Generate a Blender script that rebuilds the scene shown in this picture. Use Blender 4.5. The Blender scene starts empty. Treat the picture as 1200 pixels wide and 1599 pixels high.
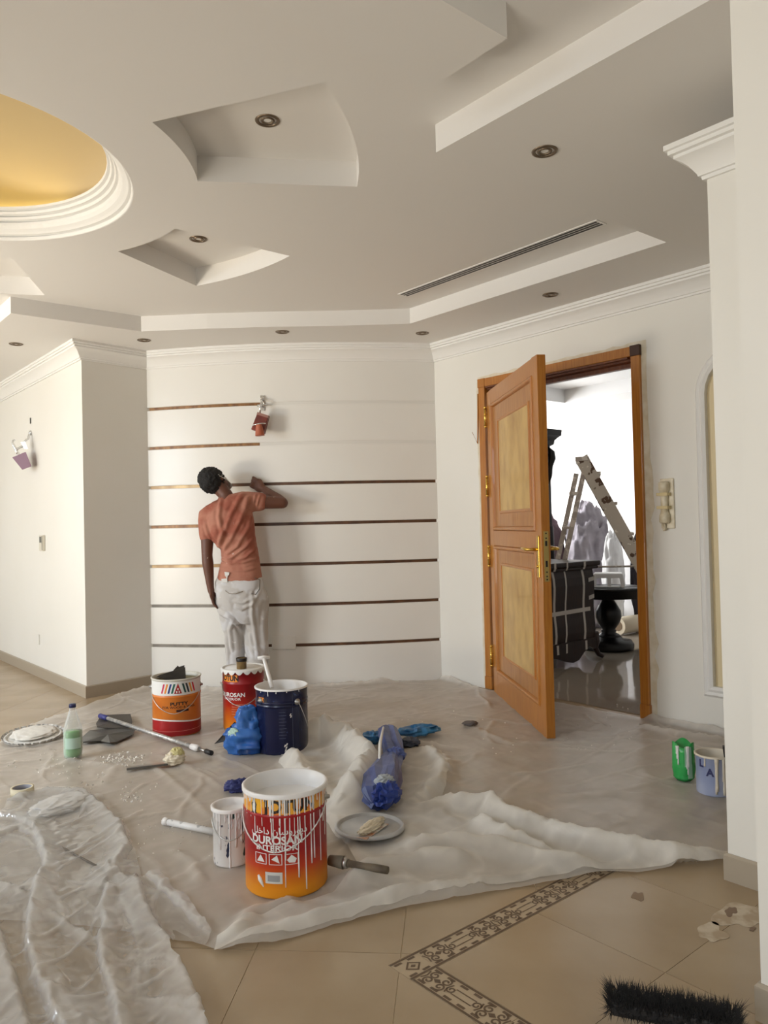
import bpy, bmesh, math, random
import numpy as np
from mathutils import Vector, Matrix, Euler
from mathutils.geometry import tessellate_polygon
random.seed(7)
SC = bpy.context.scene
COL = SC.collection
PI = math.pi

# ------------------------------------------------------------------ camera
FPX, CX, CY, CAMH = 1204.0, 600.0, 799.5, 1.25
def _n(a): return a/np.linalg.norm(a)
_y = _n(np.array([(-410-CX)/FPX, (845-CY)/FPX, 1.0]))      # camera-space direction of the world Y axis (along the door wall)
_x = _n(np.array([(2035-CX)/FPX, (788-CY)/FPX, 1.0]))      # camera-space direction of the world X axis
_m = _n(_x+_y); _d = _n(_x-_y); _d = _n(_d-(_d@_m)*_m)
AX, AY = _n(_m+_d), _n(_m-_d)
AZ = np.cross(AY, AX); AZ = AZ if AZ[1] < 0 else -AZ
RIGHT = np.array([AX[0], AY[0], AZ[0]]); DOWN = np.array([AX[1], AY[1], AZ[1]]); FWD = np.array([AX[2], AY[2], AZ[2]])
cam = bpy.data.cameras.new('camera'); camo = bpy.data.objects.new('camera', cam); COL.objects.link(camo)
cam.sensor_fit = 'VERTICAL'; cam.sensor_height = 24.0; cam.sensor_width = 18.0; cam.lens = FPX/1599*24.0
cam.clip_start = 0.05
M = Matrix.Identity(4)
for i in range(3):
    M[i][0] = RIGHT[i]; M[i][1] = -DOWN[i]; M[i][2] = -FWD[i]
M[2][3] = CAMH
camo.matrix_world = M
SC.camera = camo

def ray(u, v):
    return RIGHT*((u-CX)/FPX) + DOWN*((v-CY)/FPX) + FWD
def atz(u, v, z=0.0):                 # a point of the room at height z, read off the photograph
    w = ray(u, v); t = (z-CAMH)/w[2]; return Vector((w[0]*t, w[1]*t, z))
def atx(u, v, x):
    w = ray(u, v); t = x/w[0]; return Vector((x, w[1]*t, CAMH+w[2]*t))
def atd(u, v, d):                     # at depth d in front of the lens
    w = ray(u, v); return Vector((w[0]*d, w[1]*d, CAMH+w[2]*d))

# ------------------------------------------------------------------ light
vs = SC.view_settings
vs.view_transform = 'Standard'; vs.look = 'None'; vs.gamma = 1.0; vs.use_curve_mapping = False
vs.exposure = 0.42
world = bpy.data.worlds.new('sky'); SC.world = world; world.use_nodes = True
wn = world.node_tree.nodes; wl = world.node_tree.links
bg = wn['Background']; bg.inputs['Color'].default_value = (0.62, 0.76, 1.0, 1); bg.inputs['Strength'].default_value = 0.5
def window_light(name, loc, size_y, size_z, power, colour, direction):
    l = bpy.data.lights.new(name, 'AREA'); l.shape = 'RECTANGLE'; l.size = size_y; l.size_y = size_z
    l.energy = power; l.color = colour
    o = bpy.data.objects.new(name, l); COL.objects.link(o); o.location = loc
    o.rotation_euler = Vector(direction).to_track_quat('-Z', 'Y').to_euler()
    return o
# daylight entering by the windows behind and left of the camera, and by the window of the far room
# each window lets in cool skylight from above and warm light thrown up by the sunlit ground outside
for nm, yc, wid, k_sky, k_gnd in (('middle', 5.05, 1.5, 185, 200), ('near', 0.6, 2.4, 64, 66), ('left', 8.6, 2.0, 70, 60)):
    window_light('skylight_'+nm, (-3.0, yc, 2.65), wid, 1.5, k_sky, (0.80, 0.90, 1.0), (1, 0, -0.45))
    window_light('ground_light_'+nm, (-3.0, yc, 0.35), wid, 1.2, k_gnd, (1.0, 0.90, 0.74), (1, 0, 0.45))
window_light('daylight_far_room', (6.35, 8.12, 1.75), 2.3, 1.7, 200, (1.0, 1.0, 1.0), (0, -1, 0))

# ------------------------------------------------------------------ materials
MATS = {}
def srgb(r, g, b):
    f = lambda c: (c/255/12.92) if c/255 <= 0.04045 else ((c/255+0.055)/1.055)**2.4
    return (f(r), f(g), f(b), 1.0)
def mat(name, col, rough=0.6, metal=0.0, col2=None, scale=8.0, detail=3.0, bump=0.0, bscale=None, stretch=None, lo=0.35, hi=0.65, coat=0.0, emit=None, spec=0.5):
    if name in MATS: return MATS[name]
    m = bpy.data.materials.new(name); m.use_nodes = True
    nt = m.node_tree; N = nt.nodes; L = nt.links
    b = N['Principled BSDF']
    b.inputs['Base Color'].default_value = col; b.inputs['Roughness'].default_value = rough; b.inputs['Metallic'].default_value = metal
    b.inputs['Specular IOR Level'].default_value = spec
    if coat: b.inputs['Coat Weight'].default_value = coat
    tc = N.new('ShaderNodeTexCoord'); mp = N.new('ShaderNodeMapping'); L.new(tc.outputs['Object'], mp.inputs['Vector'])
    if stretch: mp.inputs['Scale'].default_value = stretch
    if col2 is not None:
        t = N.new('ShaderNodeTexNoise'); t.inputs['Scale'].default_value = scale; t.inputs['Detail'].default_value = detail
        L.new(mp.outputs['Vector'], t.inputs['Vector'])
        r = N.new('ShaderNodeValToRGB'); r.color_ramp.elements[0].position = lo; r.color_ramp.elements[1].position = hi
        r.color_ramp.elements[0].color = col; r.color_ramp.elements[1].color = col2
        L.new(t.outputs['Fac'], r.inputs['Fac']); L.new(r.outputs['Color'], b.inputs['Base Color'])
    if bump:
        t2 = N.new('ShaderNodeTexNoise'); t2.inputs['Scale'].default_value = bscale or scale; t2.inputs['Detail'].default_value = 4
        L.new(mp.outputs['Vector'], t2.inputs['Vector'])
        bp = N.new('ShaderNodeBump'); bp.inputs['Strength'].default_value = bump; bp.inputs['Distance'].default_value = 0.01
        L.new(t2.outputs['Fac'], bp.inputs['Height']); L.new(bp.outputs['Normal'], b.inputs['Normal'])
    if emit:
        b.inputs['Emission Color'].default_value = emit[0]; b.inputs['Emission Strength'].default_value = emit[1]
    MATS[name] = m
    return m
def splatter(name, base, spot, scale=30.0, thr=0.62, rough=0.6, second=None, sscale=12.0, sthr=0.6, metal=0.0, stretch=None, soft=0.03):
    """base colour with paint blotches of another colour"""
    m = mat(name, base, rough, metal); nt = m.node_tree; N = nt.nodes; L = nt.links; b = N['Principled BSDF']
    tc = N.new('ShaderNodeTexCoord'); mp = N.new('ShaderNodeMapping'); L.new(tc.outputs['Object'], mp.inputs['Vector'])
    if stretch: mp.inputs['Scale'].default_value = stretch
    cur = None
    for (c, s, th) in [(spot, scale, thr)] + ([(second, sscale, sthr)] if second else []):
        t = N.new('ShaderNodeTexNoise'); t.inputs['Scale'].default_value = s; t.inputs['Detail'].default_value = 3
        L.new(mp.outputs['Vector'], t.inputs['Vector'])
        r = N.new('ShaderNodeValToRGB'); r.color_ramp.elements[0].position = th; r.color_ramp.elements[1].position = th+soft
        r.color_ramp.elements[0].color = (0, 0, 0, 1); r.color_ramp.elements[1].color = (1, 1, 1, 1)
        L.new(t.outputs['Fac'], r.inputs['Fac'])
        mx = N.new('ShaderNodeMix'); mx.data_type = 'RGBA'
        L.new(r.outputs['Color'], mx.inputs[0]); mx.inputs[7].default_value = c
        if cur is None: mx.inputs[6].default_value = base
        else: L.new(cur, mx.inputs[6])
        cur = mx.outputs[2]
    L.new(cur, b.inputs['Base Color'])
    return m
def film(name, col, opacity=0.4, edge=0.35, rough=0.25, gloss=0.12, noise=6.0, trans=0.3, var=0.25, fold=0.0):
    """thin polythene: partly clear, partly milky, glossier and denser at grazing angles"""
    m = bpy.data.materials.new(name); m.use_nodes = True; nt = m.node_tree; N = nt.nodes; L = nt.links
    N.remove(N['Principled BSDF']); out = N['Material Output']
    tr = N.new('ShaderNodeBsdfTransparent')
    df = N.new('ShaderNodeBsdfDiffuse'); df.inputs['Color'].default_value = col
    tl = N.new('ShaderNodeBsdfTranslucent'); tl.inputs['Color'].default_value = col
    gl = N.new('ShaderNodeBsdfGlossy'); gl.inputs['Roughness'].default_value = rough; gl.inputs['Color'].default_value = (1, 1, 1, 1)
    m1 = N.new('ShaderNodeMixShader'); m1.inputs[0].default_value = trans
    L.new(df.outputs[0], m1.inputs[1]); L.new(tl.outputs[0], m1.inputs[2])
    lw = N.new('ShaderNodeLayerWeight'); lw.inputs['Blend'].default_value = 0.35
    tc = N.new('ShaderNodeTexCoord'); nz = N.new('ShaderNodeTexNoise'); nz.inputs['Scale'].default_value = noise; nz.inputs['Detail'].default_value = 4
    L.new(tc.outputs['Object'], nz.inputs['Vector'])
    ma = N.new('ShaderNodeMath'); ma.operation = 'MULTIPLY_ADD'; ma.inputs[1].default_value = edge; ma.inputs[2].default_value = opacity-0.5*var
    L.new(lw.outputs['Facing'], ma.inputs[0])
    mb = N.new('ShaderNodeMath'); mb.operation = 'MULTIPLY_ADD'; mb.inputs[1].default_value = var; mb.use_clamp = True
    L.new(nz.outputs['Fac'], mb.inputs[0]); L.new(ma.outputs[0], mb.inputs[2])
    at_ = N.new('ShaderNodeAttribute'); at_.attribute_name = 'layers'; mf = N.new('ShaderNodeMath'); mf.operation = 'MULTIPLY_ADD'; mf.inputs[1].default_value = fold; mf.use_clamp = True
    L.new(at_.outputs['Fac'], mf.inputs[0]); L.new(mb.outputs[0], mf.inputs[2])          # gathered film lies in several layers and is denser there
    m2 = N.new('ShaderNodeMixShader'); L.new(mf.outputs[0], m2.inputs[0]); L.new(tr.outputs[0], m2.inputs[1]); L.new(m1.outputs[0], m2.inputs[2])
    fr = N.new('ShaderNodeFresnel'); fr.inputs['IOR'].default_value = 1.4
    mg = N.new('ShaderNodeMath'); mg.operation = 'MULTIPLY_ADD'; mg.inputs[1].default_value = 0.9; mg.inputs[2].default_value = gloss*0.3; mg.use_clamp = True
    L.new(fr.outputs[0], mg.inputs[0])
    mg2 = N.new('ShaderNodeMath'); mg2.operation = 'MULTIPLY'; mg2.inputs[1].default_value = min(1.0, gloss*6); L.new(mg.outputs[0], mg2.inputs[0])
    m3 = N.new('ShaderNodeMixShader'); L.new(mg2.outputs[0], m3.inputs[0]); L.new(m2.outputs[0], m3.inputs[1]); L.new(gl.outputs[0], m3.inputs[2])
    L.new(m3.outputs[0], out.inputs['Surface'])
    MATS[name] = m
    return m

WHITE = mat('white_wall_paint', (0.81, 0.79, 0.73, 1), 0.55, col2=(0.83, 0.812, 0.76, 1), scale=1.3, bump=0.03, bscale=60)
CEIL = mat('white_ceiling_paint', (0.775, 0.755, 0.725, 1), 0.75)
TRIMW = mat('white_plaster_moulding', (0.84, 0.83, 0.80, 1), 0.6)
CREAMW = mat('cream_satin_wall', (0.81, 0.79, 0.745, 1), 0.32, col2=(0.83, 0.815, 0.77, 1), scale=2.0)
WOOD = mat('honey_varnished_wood', srgb(186, 122, 46), 0.35, col2=srgb(172, 106, 36), scale=6, stretch=(14, 14, 1.0), bump=0.04, bscale=10, coat=0.25)
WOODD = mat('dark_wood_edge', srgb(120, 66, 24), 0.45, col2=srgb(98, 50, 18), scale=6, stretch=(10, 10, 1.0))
BURL = mat('burl_veneer', srgb(206, 168, 92), 0.35, col2=srgb(168, 122, 52), scale=5.0, detail=8, stretch=(1.6, 1.6, 0.9), lo=0.40, hi=0.78, coat=0.2)
TILE = mat('beige_stone_tile', srgb(172, 152, 124), 0.26, col2=srgb(156, 134, 104), scale=2.6, detail=6, lo=0.3, hi=0.7)
GROUT = mat('tile_grout', srgb(196, 178, 150), 0.8)
SKIRT = mat('grey_beige_skirting', srgb(170, 158, 140), 0.4)
BRASS = mat('polished_brass', srgb(226, 186, 92), 0.22, 1.0)
CHROME = mat('polished_chrome', (0.75, 0.75, 0.75, 1), 0.15, 1.0)
STEEL = mat('brushed_steel', (0.45, 0.44, 0.42, 1), 0.35, 1.0)
BLACK = mat('black_plastic', (0.012, 0.012, 0.013, 1), 0.45)
NICKEL = mat('satin_nickel', srgb(122, 108, 92), 0.35, 0.8)

# ------------------------------------------------------------------ mesh helpers
class MB:
    def __init__(s): s.v = []; s.f = []; s.smooth = []
    def add(s, vs_, fs, smooth=False):
        o = len(s.v); s.v.extend([tuple(p) for p in vs_]); s.f.extend([tuple(i+o for i in f) for f in fs]); s.smooth.extend([smooth]*len(fs)); return s
    def box(s, x0, x1, y0, y1, z0, z1, M_=None):
        p = [(x, y, z) for x in (x0, x1) for y in (y0, y1) for z in (z0, z1)]
        if M_ is not None: p = [M_ @ Vector(q) for q in p]
        return s.add(p, [(0,1,3,2),(4,6,7,5),(0,4,5,1),(2,3,7,6),(0,2,6,4),(1,5,7,3)])
    def prism(s, poly, z0, z1, smooth=False):
        n = len(poly); pv = [(p[0], p[1], z0) for p in poly]+[(p[0], p[1], z1) for p in poly]
        tri = tessellate_polygon([[Vector((p[0], p[1], 0)) for p in poly]])
        fs = [tuple(t) for t in tri]+[tuple(i+n for i in reversed(t)) for t in tri]
        fs += [(i, (i+1) % n, (i+1) % n+n, i+n) for i in range(n)]
        return s.add(pv, fs, smooth)
    def loft(s, rings, cap=True, closed=True, smooth=True):
        n = len(rings[0]); pv = [p for r in rings for p in r]; fs = []
        for k in range(len(rings)-1):
            for i in range(n if closed else n-1):
                j = (i+1) % n; fs.append((k*n+i, k*n+j, (k+1)*n+j, (k+1)*n+i))
        s.add(pv, fs, smooth)
        if cap:
            s.add(rings[0], [tuple(reversed(range(n)))]); s.add(rings[-1], [tuple(range(n))])
        return s
    def lathe(s, prof, n=32, c=(0, 0, 0), cap=True, smooth=True, M_=None, a0=0.0, a1=2*PI):
        full = abs(a1-a0-2*PI) < 1e-6; m = n if full else n+1
        rings = [[(c[0]+r*math.cos(a0+(a1-a0)*i/n), c[1]+r*math.sin(a0+(a1-a0)*i/n), c[2]+z) for i in range(m)] for r, z in prof]
        if M_ is not None: rings = [[M_ @ Vector(q) for q in r] for r in rings]
        return s.loft(rings, cap=cap and full, closed=full, smooth=smooth)
    def tube(s, pts, r, n=10, cap=True, smooth=True):
        pts = [Vector(p) for p in pts]; R = r if hasattr(r, '__len__') else [r]*len(pts); rings = []
        up = None
        for i, p in enumerate(pts):
            t = (pts[min(i+1, len(pts)-1)]-pts[max(i-1, 0)]).normalized()
            if up is None:
                up = Vector((0, 0, 1)) if abs(t.z) < 0.9 else Vector((1, 0, 0))
            sd = t.cross(up).normalized(); up = sd.cross(t).normalized()
            rings.append([p+sd*(R[i]*math.cos(2*PI*k/n))+up*(R[i]*math.sin(2*PI*k/n)) for k in range(n)])
        return s.loft(rings, cap=cap, smooth=smooth)
    def build(s, name, m, parent=None, loc=None, rot=None, fix=True, bevel=0.0):
        me = bpy.data.meshes.new(name); me.from_pydata([tuple(p) for p in s.v], [], s.f); me.update()
        me.polygons.foreach_set('use_smooth', s.smooth)
        if fix:
            b = bmesh.new(); b.from_mesh(me); bmesh.ops.remove_doubles(b, verts=b.verts, dist=1e-5)
            bmesh.ops.recalc_face_normals(b, faces=b.faces); b.to_mesh(me); b.free()
        ms = m if isinstance(m, (list, tuple)) else [m]
        for q in ms: me.materials.append(q)
        o = bpy.data.objects.new(name, me); COL.objects.link(o)
        if parent is not None: o.parent = parent
        if loc is not None: o.location = loc
        if rot is not None: o.rotation_euler = rot
        if bevel:
            bv = o.modifiers.new('edge', 'BEVEL'); bv.width = bevel; bv.segments = 2; bv.limit_method = 'ANGLE'; bv.angle_limit = math.radians(50)
        return o
def tag(o, label, cat, group=None, kind=None):
    if label: o['label'] = label
    if cat: o['category'] = cat
    if group: o['group'] = group
    if kind: o['kind'] = kind
    return o
def struct(o, label=None):
    o['kind'] = 'structure'
    if label: o['label'] = label
    return o
def empty(name, loc=(0, 0, 0), rz=0.0, rot=None):
    o = bpy.data.objects.new(name, None); COL.objects.link(o); o.location = loc; o.empty_display_size = 0.1
    o.rotation_euler = rot if rot is not None else (0, 0, rz)
    return o
def smooth_angle(o, deg=40):
    for p in o.data.polygons: p.use_smooth = True
    try: o.data.set_sharp_from_angle(angle=math.radians(deg))
    except Exception: pass
    return o
# ---- numpy value noise
_perm = np.random.RandomState(3).rand(64, 64, 64)
def vnoise(x, y, z=0.0):
    x = np.asarray(x, float); y = np.asarray(y, float); z = np.asarray(z, float)+np.zeros_like(x)
    xi, yi, zi = np.floor(x).astype(int), np.floor(y).astype(int), np.floor(z).astype(int)
    fx, fy, fz = x-xi, y-yi, z-zi
    s = lambda t: t*t*t*(t*(t*6-15)+10)
    fx, fy, fz = s(fx), s(fy), s(fz)
    def g(a, b, c): return _perm[(xi+a) & 63, (yi+b) & 63, (zi+c) & 63]
    l = lambda a, b, t: a+(b-a)*t
    return l(l(l(g(0,0,0), g(1,0,0), fx), l(g(0,1,0), g(1,1,0), fx), fy), l(l(g(0,0,1), g(1,0,1), fx), l(g(0,1,1), g(1,1,1), fx), fy), fz)
def ridged(x, y, z=0.0, octv=3):
    a, t, s = 1.0, 0.0, 0.0
    for k in range(octv):
        t = t+a*(1-np.abs(2*vnoise(x*2**k+11*k, y*2**k+5*k, z*2**k)-1)); s += a; a *= 0.5
    return t/s
def fbm(x, y, z=0.0, octv=3):
    a, t, s = 1.0, 0.0, 0.0
    for k in range(octv):
        t = t+a*vnoise(x*2**k+17*k, y*2**k+3*k, z*2**k); s += a; a *= 0.5
    return t/s
def seg_dist(px, py, poly):
    """distance to a polyline and the parameter (0..1) along it"""
    best = np.full(px.shape, 1e9); par = np.zeros(px.shape); L = [0.0]
    for a, b in zip(poly[:-1], poly[1:]): L.append(L[-1]+math.hypot(b[0]-a[0], b[1]-a[1]))
    for k, (a, b) in enumerate(zip(poly[:-1], poly[1:])):
        dx, dy = b[0]-a[0], b[1]-a[1]; l2 = dx*dx+dy*dy+1e-12
        t = np.clip(((px-a[0])*dx+(py-a[1])*dy)/l2, 0, 1)
        d = np.hypot(px-a[0]-t*dx, py-a[1]-t*dy); m = d < best
        best = np.where(m, d, best); par = np.where(m, (L[k]+t*(L[k+1]-L[k]))/L[-1], par)
    return best, par
def in_poly(px, py, poly):
    ins = np.zeros(px.shape, bool); n = len(poly)
    for i in range(n):
        x0, y0 = poly[i][:2]; x1, y1 = poly[(i+1) % n][:2]
        c = ((y0 > py) != (y1 > py)) & (px < (x1-x0)*(py-y0)/((y1-y0) if abs(y1-y0) > 1e-12 else 1e-12)+x0)
        ins ^= c
    return ins
# ================================================================== the shell of the room
ZL, ZU = 2.70, 2.81
XD = 4.35                                   # face of the door wall
CL = (2.02, 5.96)                           # outer corner of the left wall
CWL, CWR = Vector((2.57, 6.03, 0)), Vector((4.36, 4.50, 0))   # ends of the bowed wall
_ch = CWR-CWL; _half = _ch.length/2; _sag = 0.15
_Rw = (_half**2+_sag**2)/(2*_sag); _nrm = Vector((-0.65, -0.76, 0)); _tan = _ch.normalized()
_nrm = Vector((_tan.y, -_tan.x, 0)); _nrm = _nrm if _nrm.dot(Vector((-1, -1, 0))) > 0 else -_nrm
_cen = (CWL+CWR)/2+_nrm*(_sag-_Rw)
_aw = math.asin(_half/_Rw)
def bow(t, off=0.0, z=0.0):
    """point of the bowed wall, t 0..1 from left to right, off = distance in front of its face"""
    a = -_aw+2*_aw*t
    p = _cen+(_nrm*math.cos(a)+_tan*math.sin(a))*(_Rw+off)
    return Vector((p.x, p.y, z))
def bow_n(t):
    a = -_aw+2*_aw*t; return _nrm*math.cos(a)+_tan*math.sin(a)
def bow_t(u):                                # parameter of the wall point seen at picture column u
    w = ray(u, 820); best = min((abs(bow(k/400).x*w[1]-bow(k/400).y*w[0]), k/400) for k in range(401)); return best[1]
def bow_slab(mb, t0, t1, o0, o1, z0, z1, n=24):
    rings = []
    for i in range(n+1):
        t = t0+(t1-t0)*i/n
        rings.append([bow(t, o0, z0), bow(t, o1, z0), bow(t, o1, z1), bow(t, o0, z1)])
    return mb.loft(rings, smooth=False)

# ---- floor slab
fl = struct(MB().box(-2.2, 8.6, -2.2, 10.2, -0.12, -0.002).build('floor', GROUT))

# ---- walls
struct(MB().prism([CL, (2.595, 6.037), (2.595, 6.45), (2.30, 10.0), (2.02, 10.0)], 0, 2.95).build('wall_left', WHITE), 'white wall with a projecting corner left of the bowed wall')
wb = struct(bow_slab(MB(), -0.02, 1.03, -0.22, -0.022, 0, 2.95).build('wall_back', mat('groove_core', srgb(120, 84, 52), 0.6)), 'bowed white wall with dark horizontal grooves')
GZ = [0.325+0.32*k for k in range(7)]
edges = [0.0]+[z for g in GZ for z in (g-0.012, g+0.012)]+[2.72]
for k in range(8):
    o = bow_slab(MB(), -0.03, 1.02, -0.024, 0.0, edges[2*k], edges[2*k+1]).build('panel', CREAMW, wb)
    smooth_angle(o, 30); bv = o.modifiers.new('edge', 'BEVEL'); bv.width = 0.003; bv.segments = 1; bv.limit_method = 'ANGLE'
# strips inside the grooves: gilded, bare brown or already filled white
G_GILT = mat('gilded_groove_strip', srgb(150, 108, 62), 0.42, 0.2, col2=srgb(112, 74, 40), scale=9, stretch=(3, 3, 1))
G_BRN = mat('brown_groove_strip', srgb(104, 70, 44), 0.45, col2=srgb(76, 48, 30), scale=12)
G_GREY = mat('grey_groove_strip', srgb(140, 132, 122), 0.4, col2=srgb(116, 108, 98), scale=9)
G_PALE = mat('pale_gold_groove_strip', srgb(214, 184, 132), 0.38, 0.1, col2=srgb(150, 112, 66), scale=7)
G_FILL = mat('filler_in_groove', (0.76, 0.745, 0.70, 1), 0.6)
def strip(k, u0, u1, m, depth=-0.016):
    t0, t1 = (0.001 if u0 <= 230 else bow_t(u0)), (0.999 if u1 >= 690 else bow_t(u1))
    z0, z1 = GZ[k]-0.012, GZ[k]+0.012
    bow_slab(MB(), t0, t1, -0.024, depth, z0, z1, 16).build('groove_strip', m, wb)
strip(6, 225, 412, G_GILT); strip(6, 412, 690, G_FILL, -0.003)
strip(5, 225, 408, G_GILT); strip(5, 408, 690, G_FILL, -0.003)
strip(4, 225, 330, G_PALE); strip(4, 330, 690, G_BRN)
strip(3, 225, 330, G_GILT); strip(3, 330, 690, G_BRN)
strip(2, 225, 345, G_PALE); strip(2, 345, 690, G_BRN)
strip(1, 225, 355, G_GREY, -0.008); strip(1, 355, 690, G_BRN)
strip(0, 225, 365, G_GREY, -0.010); strip(0, 365, 690, G_BRN)
# door wall with the doorway and the arched niche cut out
DY0, DY1, DZ = 2.665, 3.985, 2.315           # rough opening
NY0, NY1, NZ0 = 1.50, 2.225, 0.275           # niche
arc_c, arc_r, arc_z = (NY0+NY1)/2, (NY1-NY0)/2, 1.98
def door_wall():
    mb = MB()
    outer = [(-2.2, 0), (DY0, 0), (DY0, DZ), (DY1, DZ), (DY1, 0), (4.62, 0), (4.62, 2.95), (-2.2, 2.95)]
    niche = [(NY0, NZ0), (NY0, arc_z)]+[(arc_c-arc_r*math.cos(PI*i/16), arc_z+arc_r*0.72*math.sin(PI*i/16)) for i in range(1, 16)]+[(NY1, arc_z), (NY1, NZ0)]
    V = lambda P: [Vector((p[0], p[1], 0)) for p in P]
    allp = outer+niche
    for x, hole in ((XD, True), (XD+0.2, False)):
        tri = tessellate_polygon([V(outer), V(niche)] if hole else [V(outer)])
        pts = allp if hole else outer
        mb.add([(x, p[0], p[1]) for p in pts], tri)
    n = len(outer)
    mb.add([(XD, p[0], p[1]) for p in outer]+[(XD+0.2, p[0], p[1]) for p in outer], [(i, (i+1) % n, (i+1) % n+n, i+n) for i in range(n)])
    n = len(niche)
    mb.add([(XD, p[0], p[1]) for p in niche]+[(XD+0.012, p[0], p[1]) for p in niche], [(i, (i+1) % n, (i+1) % n+n, i+n) for i in range(n)])
    return mb, niche
mb, niche = door_wall()
wd = struct(mb.build('wall_right', WHITE), 'white wall around the wooden door')
# moulding frame around the niche
prof = [(0.0, 0.0), (0.0, 0.022), (0.018, 0.030), (0.034, 0.020), (0.050, 0.026), (0.062, 0.012), (0.066, 0.0)]
nc = Vector((0, arc_c, 1.2)); rings = []
path = niche+[niche[0]]
nn = len(niche)
for i in range(nn):
    a, b, c = niche[i-1], niche[i], niche[(i+1) % nn]
    d1 = Vector((b[0]-a[0], b[1]-a[1])).normalized(); d2 = Vector((c[0]-b[0], c[1]-b[1])).normalized()
    n1 = Vector((-d1.y, d1.x)); n2 = Vector((-d2.y, d2.x)); m_ = (n1+n2).normalized()
    sc_ = 1/max(0.4, m_.dot(n1))
    if m_.dot(Vector((b[0]-arc_c, b[1]-1.2))) < 0: m_ = -m_
    rings.append([(XD-h_, b[0]+m_.x*w_*sc_, b[1]+m_.y*w_*sc_) for w_, h_ in prof])
rings.append(rings[0])
MB().loft(rings, cap=False, closed=False, smooth=False).build('niche_moulding', TRIMW, wd)
MB().prism([(p[0], p[1]) for p in niche], 0, 0.01).build('niche_panel', mat('cream_niche_paint', srgb(226, 208, 168), 0.6), wd).matrix_basis = Matrix(((0, 0, 1, XD+0.010), (1, 0, 0, 0), (0, 1, 0, 0), (0, 0, 0, 1)))
# torn plaster margin around the door frame
PLASTER = mat('bare_plaster_margin', srgb(214, 202, 176), 0.8, col2=srgb(230, 222, 204), scale=14)
def margin(pts_in, pts_out, name='plaster_margin'):
    n = len(pts_in); mb = MB()
    a = [(XD-0.0025, p[0], p[1]) for p in pts_in]; b = [(XD-0.0025, p[0], p[1]) for p in pts_out]
    a2 = [(XD+0.001, p[0], p[1]) for p in pts_in]; b2 = [(XD+0.001, p[0], p[1]) for p in pts_out]
    mb.add(a+b+a2+b2, [(i, i+1, n+i+1, n+i) for i in range(n-1)]+[(n+i, n+i+1, 3*n+i+1, 3*n+i) for i in range(n-1)])
    return mb.build(name, PLASTER, wd)
rs = random.Random(5)
zz = [0.02+2.31*i/30 for i in range(31)]
margin([(2.64, z) for z in zz], [(2.606-0.012*rs.random()-(0.02 if 0.3 < z < 1.6 and rs.random() > 0.6 else 0), z) for z in zz])
margin([(4.0, z) for z in zz], [(4.038+0.008*rs.random(), z) for z in zz])
yy = [2.60+1.43*i/24 for i in range(25)]
margin([(y, 2.33) for y in yy], [(y, 2.365+0.012*rs.random()) for y in yy])

# ---- pillar and wall end at the right edge
pr = struct(MB().box(2.62, 2.95, 0.55, 1.312, 0.0, 2.44).build('wall_pillar', WHITE), 'narrow white pillar at the right, with a moulded capital')
MB().box(2.80, 2.95, 0.55, 1.12, 2.44, ZL).build('pillar_core', WHITE, pr)
struct(MB().box(1.945, 2.62, -2.2, 0.90, 0, 2.95).build('wall_near', WHITE), 'white wall end nearest the camera at the right edge')
# ---- the sides behind and beside the camera, with the windows that light the room
WINS = [(-0.6, 1.8, 0.25, 2.5), (4.3, 5.8, 0.45, 2.5), (7.6, 9.6, 0.25, 2.5)]
mb = MB()
outer = [(-2.2, 0), (10.2, 0), (10.2, 2.95), (-2.2, 2.95)]
holes = [[(a, c), (b, c), (b, d), (a, d)] for a, b, c, d in WINS]
for x in (-2.0, -1.8):
    loops = [outer]+holes; allp = [p for l in loops for p in l]
    mb.add([(x, p[0], p[1]) for p in allp], tessellate_polygon([[Vector((p[0], p[1], 0)) for p in l] for l in loops]))
for hpoly in holes:
    mb.add([(-2.0, p[0], p[1]) for p in hpoly]+[(-1.8, p[0], p[1]) for p in hpoly], [(i, (i+1) % 4, (i+1) % 4+4, i+4) for i in range(4)])
struct(mb.build('wall_window', WHITE))
for i, (a, b, c, d) in enumerate(WINS):
    w = empty(f'window_{i+1}', (-1.9, (a+b)/2, c)); struct(w)
    f = MB()
    for (y0, y1, z0, z1) in ((a, b, c, c+0.06), (a, b, d-0.06, d), (a, a+0.05, c, d), (b-0.05, b, c, d), ((a+b)/2-0.03, (a+b)/2+0.03, c, d)):
        f.box(-0.03, 0.03, y0-(a+b)/2, y1-(a+b)/2, z0-c, z1-c)
    f.build('window_frame', mat('white_window_frame', (0.8, 0.8, 0.8, 1), 0.4), w)
struct(MB().box(-2.0, 8.6, -2.2, -2.0, 0, 2.95).build('wall_behind', WHITE))
struct(MB().box(-2.0, 2.3, 10.0, 10.2, 0, 2.95).build('wall_end', WHITE))

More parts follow.
